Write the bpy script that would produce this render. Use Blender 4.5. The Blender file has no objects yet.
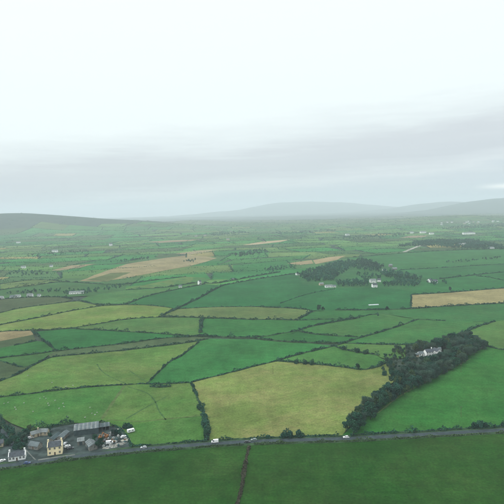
import bpy, math, random
import numpy as np
from mathutils import Vector, Matrix
from mathutils.geometry import delaunay_2d_cdt

random.seed(11); RNG = np.random.default_rng(11)
sc = bpy.context.scene
R = math.radians

# ------------------------------------------------------------------ camera
F_PX, W_PX = 517.0, 504.0                 # focal length and width of the photograph in its own pixels
CAM = Vector((0, 0, 165.0))
PITCH, ROLL = math.atan2(252 - 210, F_PX), R(1.5)
_f = Vector((0, math.cos(PITCH), -math.sin(PITCH)))
_r0, _u0 = Vector((1, 0, 0)), Vector((0, math.sin(PITCH), math.cos(PITCH)))
_R = math.cos(ROLL) * _r0 - math.sin(ROLL) * _u0
_U = math.sin(ROLL) * _r0 + math.cos(ROLL) * _u0
cam = bpy.data.cameras.new('camera'); camo = bpy.data.objects.new('camera', cam)
sc.collection.objects.link(camo); sc.camera = camo
cam.sensor_width = 36; cam.lens = 36 * F_PX / W_PX
cam.clip_start = 1; cam.clip_end = 80000
M4 = Matrix.Identity(4)
for i in range(3):
    M4[i][0], M4[i][1], M4[i][2], M4[i][3] = _R[i], _U[i], -_f[i], CAM[i]
camo.matrix_world = M4

# ------------------------------------------------------------------ sky, sun, exposure
SUN_EL, SUN_ROT = R(46), R(250)
world = bpy.data.worlds.new('World'); sc.world = world; world.use_nodes = True
nt = world.node_tree; nt.nodes.clear(); N = nt.nodes.new; L = nt.links.new
out = N('ShaderNodeOutputWorld'); bg = N('ShaderNodeBackground'); bg.inputs['Strength'].default_value = 0.1
sky = N('ShaderNodeTexSky'); sky.sky_type = 'NISHITA'; sky.sun_disc = False
sky.sun_elevation = SUN_EL; sky.sun_rotation = SUN_ROT; sky.dust_density = 3
tc = N('ShaderNodeTexCoord'); sep = N('ShaderNodeSeparateXYZ'); L(tc.outputs['Generated'], sep.inputs[0])
mp = N('ShaderNodeMapping'); mp.inputs['Scale'].default_value = (2.2, 2.2, 17); mp.inputs['Rotation'].default_value = (0, R(-5), 0)
L(tc.outputs['Generated'], mp.inputs[0])
no = N('ShaderNodeTexNoise'); no.inputs['Scale'].default_value = 1.0; no.inputs['Detail'].default_value = 5; no.inputs['Roughness'].default_value = .55
L(mp.outputs[0], no.inputs['Vector'])
def wm(op, a, b=None):
    n = N('ShaderNodeMath'); n.operation = op
    for i, v in enumerate((a, b)):
        if v is None: continue
        if isinstance(v, (int, float)): n.inputs[i].default_value = v
        else: L(v, n.inputs[i])
    return n.outputs[0]
# height above the horizon, the deck's edge tilted a little towards the east, broken by streaks
el = wm('SUBTRACT', sep.outputs['Z'], wm('MULTIPLY', sep.outputs['X'], 0.075))
el = wm('ADD', el, wm('MULTIPLY', wm('SUBTRACT', no.outputs['Fac'], 0.5), 0.09))
mp2 = N('ShaderNodeMapping'); mp2.inputs['Scale'].default_value = (6, 6, 75); mp2.inputs['Rotation'].default_value = (0, R(-6), 0); mp2.inputs['Location'].default_value = (3, 1, 5)
L(tc.outputs['Generated'], mp2.inputs[0])
no2 = N('ShaderNodeTexNoise'); no2.inputs['Scale'].default_value = 1.0; no2.inputs['Detail'].default_value = 7; no2.inputs['Roughness'].default_value = .6
L(mp2.outputs[0], no2.inputs['Vector'])
el = wm('ADD', el, wm('MULTIPLY', wm('SUBTRACT', no2.outputs['Fac'], 0.5), 0.045))
rp = N('ShaderNodeValToRGB'); L(el, rp.inputs[0]); e = rp.color_ramp.elements
SKYCOL = [(0.0, (.62, .69, .76)), (.022, (.64, .705, .765)), (.042, (.74, .79, .825)), (.072, (.62, .665, .71)), (.108, (.66, .705, .74)), (.135, (.80, .87, .885)), (.17, (.91, .99, .99)), (.37, (.945, 1.02, 1.015)), (1.0, (1.5, 1.64, 1.74))]
e[0].position, e[0].color = SKYCOL[0][0], (*SKYCOL[0][1], 1)
e[1].position, e[1].color = SKYCOL[-1][0], (*SKYCOL[-1][1], 1)
for p, c in SKYCOL[1:-1]:
    x = e.new(p); x.color = (*c, 1)
# cloud radiance is given for strength 0.1
cm = N('ShaderNodeVectorMath'); cm.operation = 'SCALE'; cm.inputs['Scale'].default_value = 10.0; 
# a break in the deck low over the hills on the right lets paler light through
gx = N('ShaderNodeMapRange'); gx.interpolation_type = 'SMOOTHSTEP'; gx.inputs[1].default_value = .385; gx.inputs[2].default_value = .45; L(sep.outputs['X'], gx.inputs[0])
ge = wm('DIVIDE', wm('SUBTRACT', wm('ADD', sep.outputs['Z'], wm('MULTIPLY', no.outputs['Fac'], .006)), .033), .0042)
gb = wm('MULTIPLY', wm('POWER', 2.718, wm('MULTIPLY', wm('MULTIPLY', ge, ge), -1.0)), gx.outputs[0])
gm = N('ShaderNodeMix'); gm.data_type = 'RGBA'; gm.blend_type = 'ADD'; L(gb, gm.inputs[0]); L(rp.outputs[0], gm.inputs[6]); gm.inputs[7].default_value = (.7, .62, .5, 1)
L(gm.outputs[2], cm.inputs[0])
mx = N('ShaderNodeMix'); mx.data_type = 'RGBA'; mx.inputs[0].default_value = .93
L(sky.outputs[0], mx.inputs[6]); L(cm.outputs[0], mx.inputs[7])
L(mx.outputs[2], bg.inputs['Color']); L(bg.outputs[0], out.inputs[0])
sun = bpy.data.lights.new('sun', 'SUN'); suno = bpy.data.objects.new('sun', sun); sc.collection.objects.link(suno)
sun.energy = 1.5; sun.angle = R(24); sun.color = (1, .985, .96)
sd = Vector((math.sin(SUN_ROT) * math.cos(SUN_EL), math.cos(SUN_ROT) * math.cos(SUN_EL), math.sin(SUN_EL)))
suno.rotation_euler = (-sd).to_track_quat('-Z', 'Y').to_euler()
suno.location = (0, -50, 400)
vs = sc.view_settings; vs.view_transform = 'Standard'; vs.look = 'None'; vs.exposure = 0.14; vs.gamma = 1.0
sc.cycles.use_denoising = True; sc.cycles.max_bounces = 6; sc.cycles.volume_bounces = 1

# ------------------------------------------------------------------ land form
HILLS = [(-3100, 4900, 158, 900, 600), (-2150, 4950, 122, 620, 600), (-1450, 5050, 78, 560, 600), (-850, 5300, 40, 500, 600), (-1000, 7000, 35, 900, 900),
         (700, 18400, 300, 1200, 1100), (2300, 18600, 265, 1400, 1100), (4100, 18800, 225, 1800, 1100), (-1350, 18400, 100, 1250, 1000), (1700, 18000, 35, 380, 700),
         (4900, 10900, 165, 1200, 1100), (6700, 11200, 285, 1600, 1200), (2300, 5600, 45, 800, 700), (5900, 15500, 255, 1900, 1000)]
def sstep(a, b, x):
    t = np.clip((x - a) / (b - a), 0, 1); return t * t * (3 - 2 * t)
def Hn(x, y):
    x = np.asarray(x, float); y = np.asarray(y, float); r = np.hypot(x, y)
    h = sstep(600, 2200, r) * (4 * np.sin(x / 330 + 1.3) * np.cos(y / 450) + 3 * np.sin((x + .6 * y) / 260 + .4)) \
        + sstep(2500, 6000, r) * 9 * np.sin(x / 700 + .5) * np.sin(y / 800)
    for cx, cy, a, sx, sy in HILLS:
        h = h + a * np.exp(-((x - cx) / sx) ** 2 - ((y - cy) / sy) ** 2)
    h = h + sstep(4000, 6500, r) * (5 * np.sin(x / 190 + y / 400) + 3.5 * np.sin(x / 87 + 2) * np.sin(y / 260))
    return h
def H(x, y): return float(Hn(x, y))
_cache = {}
def G(u, v):
    """Survey: the spot of land that the photograph shows at (u, v)."""
    k = (u, v)
    if k in _cache: return _cache[k]
    d = F_PX * _f + (u - 252) * _R + (252 - v) * _U; d.normalize()
    if d.z > -0.012: d.z = -0.012; d.normalize()
    t0 = -CAM.z / d.z
    t = t0 * np.linspace(.75, 1.35, 700)
    z = CAM.z + d.z * t - Hn(d.x * t, d.y * t)
    i = int(np.argmax(z < 0)) if (z < 0).any() else len(t) - 1
    if i > 0: tt = t[i - 1] + (t[i] - t[i - 1]) * z[i - 1] / (z[i - 1] - z[i]) if z[i] < 0 else t[i]
    else: tt = t[0]
    p = Vector((d.x * tt, d.y * tt, 0)); p.z = H(p.x, p.y); _cache[k] = p
    return p
def PX(x, y, z):
    d = Vector((x, y, z)) - CAM; w = d.dot(_f)
    return 252 + F_PX * d.dot(_R) / w, 252 - F_PX * d.dot(_U) / w
def inpoly(x, y, poly):
    c = False; n = len(poly); j = n - 1
    for i in range(n):
        xi, yi = poly[i][0], poly[i][1]; xj, yj = poly[j][0], poly[j][1]
        if (yi > y) != (yj > y) and x < (xj - xi) * (y - yi) / (yj - yi) + xi: c = not c
        j = i
    return c

# ------------------------------------------------------------------ materials
MATS = {}
def mat(name, col, rough=.9, spec=.15, metal=0, noise=.25, scale=1.0, island=0.0, each=None):
    if name in MATS: return MATS[name]
    m = bpy.data.materials.new(name); m.use_nodes = True; t = m.node_tree; b = t.nodes['Principled BSDF']
    b.inputs['Roughness'].default_value = rough; b.inputs['Specular IOR Level'].default_value = spec
    b.inputs['Metallic'].default_value = metal
    g = t.nodes.new('ShaderNodeNewGeometry')
    n = t.nodes.new('ShaderNodeTexNoise'); n.inputs['Scale'].default_value = scale; n.inputs['Detail'].default_value = 4
    t.links.new(g.outputs['Position'], n.inputs['Vector'])
    r = t.nodes.new('ShaderNodeMapRange'); r.inputs[1].default_value = .3; r.inputs[2].default_value = .7
    r.inputs[3].default_value = 1 - noise; r.inputs[4].default_value = 1 + noise
    t.links.new(n.outputs['Fac'], r.inputs[0]); f = r.outputs[0]
    if island:
        q = t.nodes.new('ShaderNodeMapRange'); q.inputs[3].default_value = 1 - island; q.inputs[4].default_value = 1 + island
        t.links.new(g.outputs['Random Per Island'], q.inputs[0])
        k = t.nodes.new('ShaderNodeMath'); k.operation = 'MULTIPLY'; t.links.new(f, k.inputs[0]); t.links.new(q.outputs[0], k.inputs[1]); f = k.outputs[0]
    v = t.nodes.new('ShaderNodeVectorMath'); v.operation = 'SCALE'; v.inputs[0].default_value = col
    if each:                                    # every plant its own tint, between two colours
        oi = t.nodes.new('ShaderNodeObjectInfo'); x = t.nodes.new('ShaderNodeMix'); x.data_type = 'RGBA'
        t.links.new(oi.outputs['Random'], x.inputs[0]); x.inputs[6].default_value = (*col, 1); x.inputs[7].default_value = (*each, 1); t.links.new(x.outputs[2], v.inputs[0])
    t.links.new(f, v.inputs['Scale']); t.links.new(v.outputs[0], b.inputs['Base Color'])
    MATS[name] = m; return m
def field_mat(name, src, big=.014, amt=1.0, yellow=(.19, .172, .070), streak=.09):
    """grass or stubble: the field's own colour with sward patches, tussocks and drill lines"""
    m = bpy.data.materials.new(name); m.use_nodes = True; t = m.node_tree; b = t.nodes['Principled BSDF']
    nn, ll = t.nodes.new, t.links.new
    b.inputs['Roughness'].default_value = 1; b.inputs['Specular IOR Level'].default_value = .04
    g = nn('ShaderNodeNewGeometry')
    if src == 'object':
        ci = nn('ShaderNodeObjectInfo'); col = ci.outputs['Color']; rnd = ci.outputs['Random']
        at = nn('ShaderNodeAttribute'); at.attribute_type = 'OBJECT'; at.attribute_name = 'dry'; dry = at.outputs['Fac']
        aa = nn('ShaderNodeAttribute'); aa.attribute_type = 'OBJECT'; aa.attribute_name = 'drill'; ang = aa.outputs['Fac']
    else:
        ci = nn('ShaderNodeAttribute'); ci.attribute_name = 'tint'; col = ci.outputs['Color']; dry = None; ang = None
    def noise(scale, detail=4, rough=.55, vec=None):
        n = nn('ShaderNodeTexNoise'); n.inputs['Scale'].default_value = scale; n.inputs['Detail'].default_value = detail
        n.inputs['Roughness'].default_value = rough; ll(vec or g.outputs['Position'], n.inputs['Vector']); return n.outputs['Fac']
    def mr(x, a, b_, c, d):
        n = nn('ShaderNodeMapRange'); ll(x, n.inputs[0])
        for i, v in enumerate((a, b_, c, d)): n.inputs[i + 1].default_value = v
        return n.outputs[0]
    def mul(a, b_):
        n = nn('ShaderNodeMath'); n.operation = 'MULTIPLY'
        for i, v in enumerate((a, b_)):
            if isinstance(v, (int, float)): n.inputs[i].default_value = v
            else: ll(v, n.inputs[i])
        return n.outputs[0]
    k = mul(mr(noise(big, 5, .6), .3, .7, 1 - .26 * amt, 1 + .26 * amt), mr(noise(.11, 4, .6), .3, .7, 1 - .19 * amt, 1 + .19 * amt))
    k = mul(k, mr(noise(.6, 4, .75), .28, .72, .62, 1.38))
    k = mul(k, mr(noise(.28, 3, .6), .60, .68, 1.0, .80)); k = mul(k, mr(noise(.16, 5, .7), .27, .40, 1.16, 1.0))
    if ang is not None:
        vr = nn('ShaderNodeVectorRotate'); vr.rotation_type = 'Z_AXIS'; ll(g.outputs['Position'], vr.inputs['Vector']); ll(ang, vr.inputs['Angle'])
        ms = nn('ShaderNodeMapping'); ms.inputs['Scale'].default_value = (.018, .42, 1); ll(vr.outputs[0], ms.inputs[0])
        k = mul(k, mr(noise(1.0, 3, .6, ms.outputs[0]), .3, .7, 1 - streak, 1 + streak))
    s = nn('ShaderNodeVectorMath'); s.operation = 'SCALE'; ll(col, s.inputs[0]); ll(k, s.inputs['Scale'])
    last = s.outputs[0]
    if dry is not None:
        f = mul(mr(noise(.021, 6, .62), .38, .66, 0, 1), mr(noise(.2, 4, .7), .3, .7, .35, 1)); f = mul(f, dry)
        x = nn('ShaderNodeMix'); x.data_type = 'RGBA'; ll(f, x.inputs[0]); ll(last, x.inputs[6])
        y = nn('ShaderNodeVectorMath'); y.operation = 'SCALE'; y.inputs[0].default_value = yellow; ll(k, y.inputs['Scale']); ll(y.outputs[0], x.inputs[7])
        last = x.outputs[2]
    ll(last, b.inputs['Base Color']); return m
FIELD = field_mat('pasture', 'object')
FARF = field_mat('far_pasture', 'tint', big=.006)

LEAF = mat('hedge_leaf', (.025, .080, .054), 1, .05, noise=.3, scale=.06, island=.45)
LEAF_DARK = mat('evergreen_leaf', (.013, .050, .038), 1, .08, noise=.3, scale=.05, island=.5, each=(.030, .092, .050))
LEAF_OLIVE = mat('olive_leaf', (.040, .085, .042), 1, .05, noise=.3, scale=.05, island=.45, each=(.070, .110, .045))
TWIG = mat('bare_twig', (.038, .086, .064), 1, .05, noise=.25, scale=.05, island=.4, each=(.078, .132, .090))
TWIG_BROWN = mat('brown_twig', (.06, .058, .04), 1, .05, noise=.3, scale=.08, island=.4)
FAR_LEAF = mat('distant_leaf', (.026, .098, .062), 1, .03, noise=.4, scale=.01, island=.35)
BANK = mat('earth_bank', (.036, .070, .034), 1, .03, noise=.45, scale=.25)
BANK_BROWN = mat('bare_bank', (.055, .058, .034), 1, .03, noise=.45, scale=.3)
BARK = mat('bark', (.048, .06, .048), 1, .05, noise=.3, scale=2)
ASPHALT = mat('asphalt', (.036, .052, .055), .85, .2, noise=.35, scale=.25)
CONCRETE = mat('concrete', (.13, .14, .125), .9, .15, noise=.3, scale=.4)
YARD = mat('yard_ground', (.040, .056, .052), .95, .1, noise=.65, scale=.16)
WHITE = mat('white_render', (.8, .8, .77), .8, .2, noise=.08, scale=.6)
CREAM = mat('yellow_render', (.88, .74, .47), .85, .15, noise=.08, scale=.5)
BEIGE = mat('beige_render', (.42, .36, .25), .85, .15, noise=.15, scale=.5)
STONE = mat('grey_stone', (.19, .19, .17), .9, .15, noise=.35, scale=.8)
SLATE = mat('slate', (.055, .065, .075), .7, .3, noise=.3, scale=.7)
GREYROOF = mat('fibre_cement', (.11, .135, .138), .85, .15, noise=.25, scale=.35)
GREYROOF2 = mat('weathered_fibre_cement', (.17, .19, .185), .85, .15, noise=.3, scale=.35)
GREENSHED = mat('dark_sheeting', (.05, .075, .078), .7, .25, noise=.25, scale=.4)
GLASS = mat('window_glass', (.025, .03, .035), .12, .5, noise=.05)
WOODP = mat('wood', (.11, .08, .055), .85, .15, noise=.3, scale=2)
RUBBER = mat('rubber', (.025, .025, .026), .8, .2, noise=.1)
STEEL = mat('steel', (.3, .31, .31), .5, .4, .4, noise=.15)
ORANGE = mat('orange_paint', (.30, .13, .045), .6, .3, noise=.15, scale=.8)
PAINT_W = mat('white_paint', (.8, .8, .79), .4, .4, noise=.05)
PAINT_B = mat('blue_paint', (.04, .08, .19), .35, .5, noise=.05)
PAINT_D = mat('dark_paint', (.035, .04, .045), .35, .5, noise=.05)
PAINT_G = mat('grey_green_paint', (.22, .28, .25), .35, .5, noise=.05)
PAINT_S = mat('silver_paint', (.45, .47, .48), .35, .5, noise=.05)
WOOL = mat('wool', (.38, .40, .33), 1, .05, noise=.15, scale=6)
RUBBLE = mat('rubble', (.30, .29, .24), .95, .1, noise=.45, scale=.7)
LAMP = mat('lamp_glass', (.7, .7, .68), .2, .5, noise=.03)

# ------------------------------------------------------------------ helpers
C = sc.collection
def link(o, parent=None):
    C.objects.link(o)
    if parent is not None: o.parent = parent
    return o
def tag(o, label=None, cat=None, group=None, kind=None):
    if label: o['label'] = label
    if cat: o['category'] = cat
    if group: o['group'] = group
    if kind: o['kind'] = kind
    return o
def empty(name, loc, rz=0):
    o = bpy.data.objects.new(name, None); C.objects.link(o); o.location = loc; o.rotation_euler = (0, 0, rz)
    o.empty_display_size = .5; return o
def mesh_np(name, v, f, m, smooth=False):
    """v (n,3); f (k,3|4)"""
    me = bpy.data.meshes.new(name); v = np.asarray(v, np.float32); f = np.asarray(f, np.int32)
    me.vertices.add(len(v)); me.vertices.foreach_set('co', v.ravel())
    k = f.shape[1]; me.loops.add(f.size); me.loops.foreach_set('vertex_index', f.ravel())
    me.polygons.add(len(f)); me.polygons.foreach_set('loop_start', np.arange(0, f.size, k, dtype=np.int32))
    me.update(calc_edges=True); me.validate()
    if smooth: me.polygons.foreach_set('use_smooth', np.ones(len(f), bool))
    me.materials.append(m); return me
class MB:
    def __init__(s): s.v, s.f = [], []
    def add(s, vs_, fs): n = len(s.v); s.v += [tuple(p) for p in vs_]; s.f += [tuple(i + n for i in q) for q in fs]; return s
    def box(s, x0, x1, y0, y1, z0, z1):
        return s.add([(x0, y0, z0), (x1, y0, z0), (x1, y1, z0), (x0, y1, z0), (x0, y0, z1), (x1, y0, z1), (x1, y1, z1), (x0, y1, z1)],
                     [(0, 3, 2, 1), (4, 5, 6, 7), (0, 1, 5, 4), (1, 2, 6, 5), (2, 3, 7, 6), (3, 0, 4, 7)])
    def prism(s, prof, y0, y1, inset=None):
        """profile in xz swept along y"""
        n = len(prof); a = [(x, y0, z) for x, z in prof]; b = [(x, y1, z) for x, z in prof]
        return s.add(a + b, [tuple(range(n)), tuple(range(2 * n - 1, n - 1, -1))] + [(i, i + n, (i + 1) % n + n, (i + 1) % n) for i in range(n)])
    def tube(s, p, q, r0, r1, n=6):
        p, q = Vector(p), Vector(q); d = (q - p).normalized(); a = d.orthogonal().normalized(); b = d.cross(a)
        vs_ = []
        for c, r in ((p, r0), (q, r1)):
            for i in range(n):
                t = 2 * math.pi * i / n; vs_.append(c + (a * math.cos(t) + b * math.sin(t)) * r)
        return s.add(vs_, [(i, (i + 1) % n, (i + 1) % n + n, i + n) for i in range(n)] + [tuple(range(n - 1, -1, -1)), tuple(range(n, 2 * n))])
    def mesh(s, name, m):
        me = bpy.data.meshes.new(name); me.from_pydata(s.v, [], s.f); me.update(); me.materials.append(m); return me
    def build(s, name, m, parent=None): return link(bpy.data.objects.new(name, s.mesh(name, m)), parent)
def copy_tree(o, parent=None):
    c = o.copy(); C.objects.link(c); c.parent = parent
    for ch in list(o.children): copy_tree(ch, c)
    return c
def resample(pts, step):
    out_ = []
    for a, b in zip(pts[:-1], pts[1:]):
        n = max(1, int((b - a).length / step)); out_ += [a.lerp(b, i / n) for i in range(n)]
    out_.append(pts[-1]); return out_
def smooth_line(uv, it=1):
    p = [G(*q).copy() for q in uv]
    for _ in range(it):
        if len(p) < 3: break
        q = [p[0]]
        for a, b in zip(p[:-1], p[1:]): q += [a.lerp(b, .25), a.lerp(b, .75)]
        q.append(p[-1]); p = q
    return p
def quads_cloud(c, size, flat=.0):
    """leaf clumps: one irregular quad per centre"""
    n = len(c); a = RNG.normal(size=(n, 3)); a[:, 2] *= (1 - flat); a /= np.linalg.norm(a, axis=1)[:, None] + 1e-9
    b = RNG.normal(size=(n, 3)); b -= (a * b).sum(1)[:, None] * a; b /= np.linalg.norm(b, axis=1)[:, None] + 1e-9
    s = (size * RNG.uniform(.6, 1.3, n))[:, None] * .5; s2 = s * RNG.uniform(.5, 1.0, (n, 1))
    v = np.stack([c - a * s - b * s2 * RNG.uniform(.3, 1, (n, 1)), c + a * s - b * s2, c + a * s * RNG.uniform(.4, 1, (n, 1)) + b * s2, c - a * s + b * s2], 1)
    return v.reshape(-1, 3), np.arange(4 * n).reshape(n, 4)

# ------------------------------------------------------------------ ground sheet (to the horizon)
def ground_sheet():
    az = np.concatenate([np.arange(-46, 46, .3), np.arange(46, 314, 4)]); az = np.radians(az)
    rr = np.concatenate([[20], np.geomspace(60, 21000, 300)])
    A, RR = np.meshgrid(az, rr); x = RR * np.sin(A); y = RR * np.cos(A); z = Hn(x, y) - 1.0
    n, m = A.shape; v = np.stack([x, y, z], -1).reshape(-1, 3)
    i, j = np.meshgrid(np.arange(n - 1), np.arange(m), indexing='ij'); j2 = (j + 1) % m
    f = np.stack([i * m + j, i * m + j2, (i + 1) * m + j2, (i + 1) * m + j], -1).reshape(-1, 4)[:, ::-1]
    me = mesh_np('ground', v, f, FIELD, True)
    o = link(bpy.data.objects.new('ground', me)); tag(o, kind='structure'); o.color = (.034, .055, .044, 1); o['dry'] = .15; o['drill'] = .3
    cap = MB(); cap.add([(20 * math.sin(a), 20 * math.cos(a), H(20 * math.sin(a), 20 * math.cos(a)) - 1) for a in az][::8], [tuple(range(len(az[::8])))])
ground_sheet()

# ------------------------------------------------------------------ fields
def drape(uv, name, m, dz=0.0, step=None, world_pts=None):
    P = world_pts or [G(*q) for q in uv]
    d = sum(p.length for p in P) / len(P); step = step or max(12, d * .03)
    ring = []
    n = len(P)
    for i in range(n):
        a, b = P[i], P[(i + 1) % n]; k = max(1, int((b - a).length / step)); ring += [a.lerp(b, t / k) for t in range(k)]
    rg = lambda a, b: .9 * math.sin(a * .23 + b * .11) + .7 * math.sin(a * .071 - b * .19 + 1) + .5 * math.sin(b * .41)
    v2 = [Vector((p.x + rg(p.x, p.y) * (1 + d * .0005), p.y + rg(p.y, p.x) * (1 + d * .0005))) for p in ring]; k = len(v2); poly = [(p.x, p.y) for p in v2]
    xs, ys = [p.x for p in v2], [p.y for p in v2]
    for gx in np.arange(min(xs) + step / 2, max(xs), step):
        for gy in np.arange(min(ys) + step / 2, max(ys), step):
            if inpoly(gx, gy, poly): v2.append(Vector((gx, gy)))
    vo, eo, fo = delaunay_2d_cdt(v2, [(i, (i + 1) % k) for i in range(k)], [], 1, 1e-4)[:3]
    me = bpy.data.meshes.new(name); me.from_pydata([(p.x, p.y, H(p.x, p.y) + dz) for p in vo], [], fo); me.update(); me.materials.append(m)
    for p in me.polygons: p.use_smooth = True
    if len(me.polygons) and sum(p.normal.z for p in me.polygons) < 0: me.flip_normals()
    return link(bpy.data.objects.new(name, me))
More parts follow.
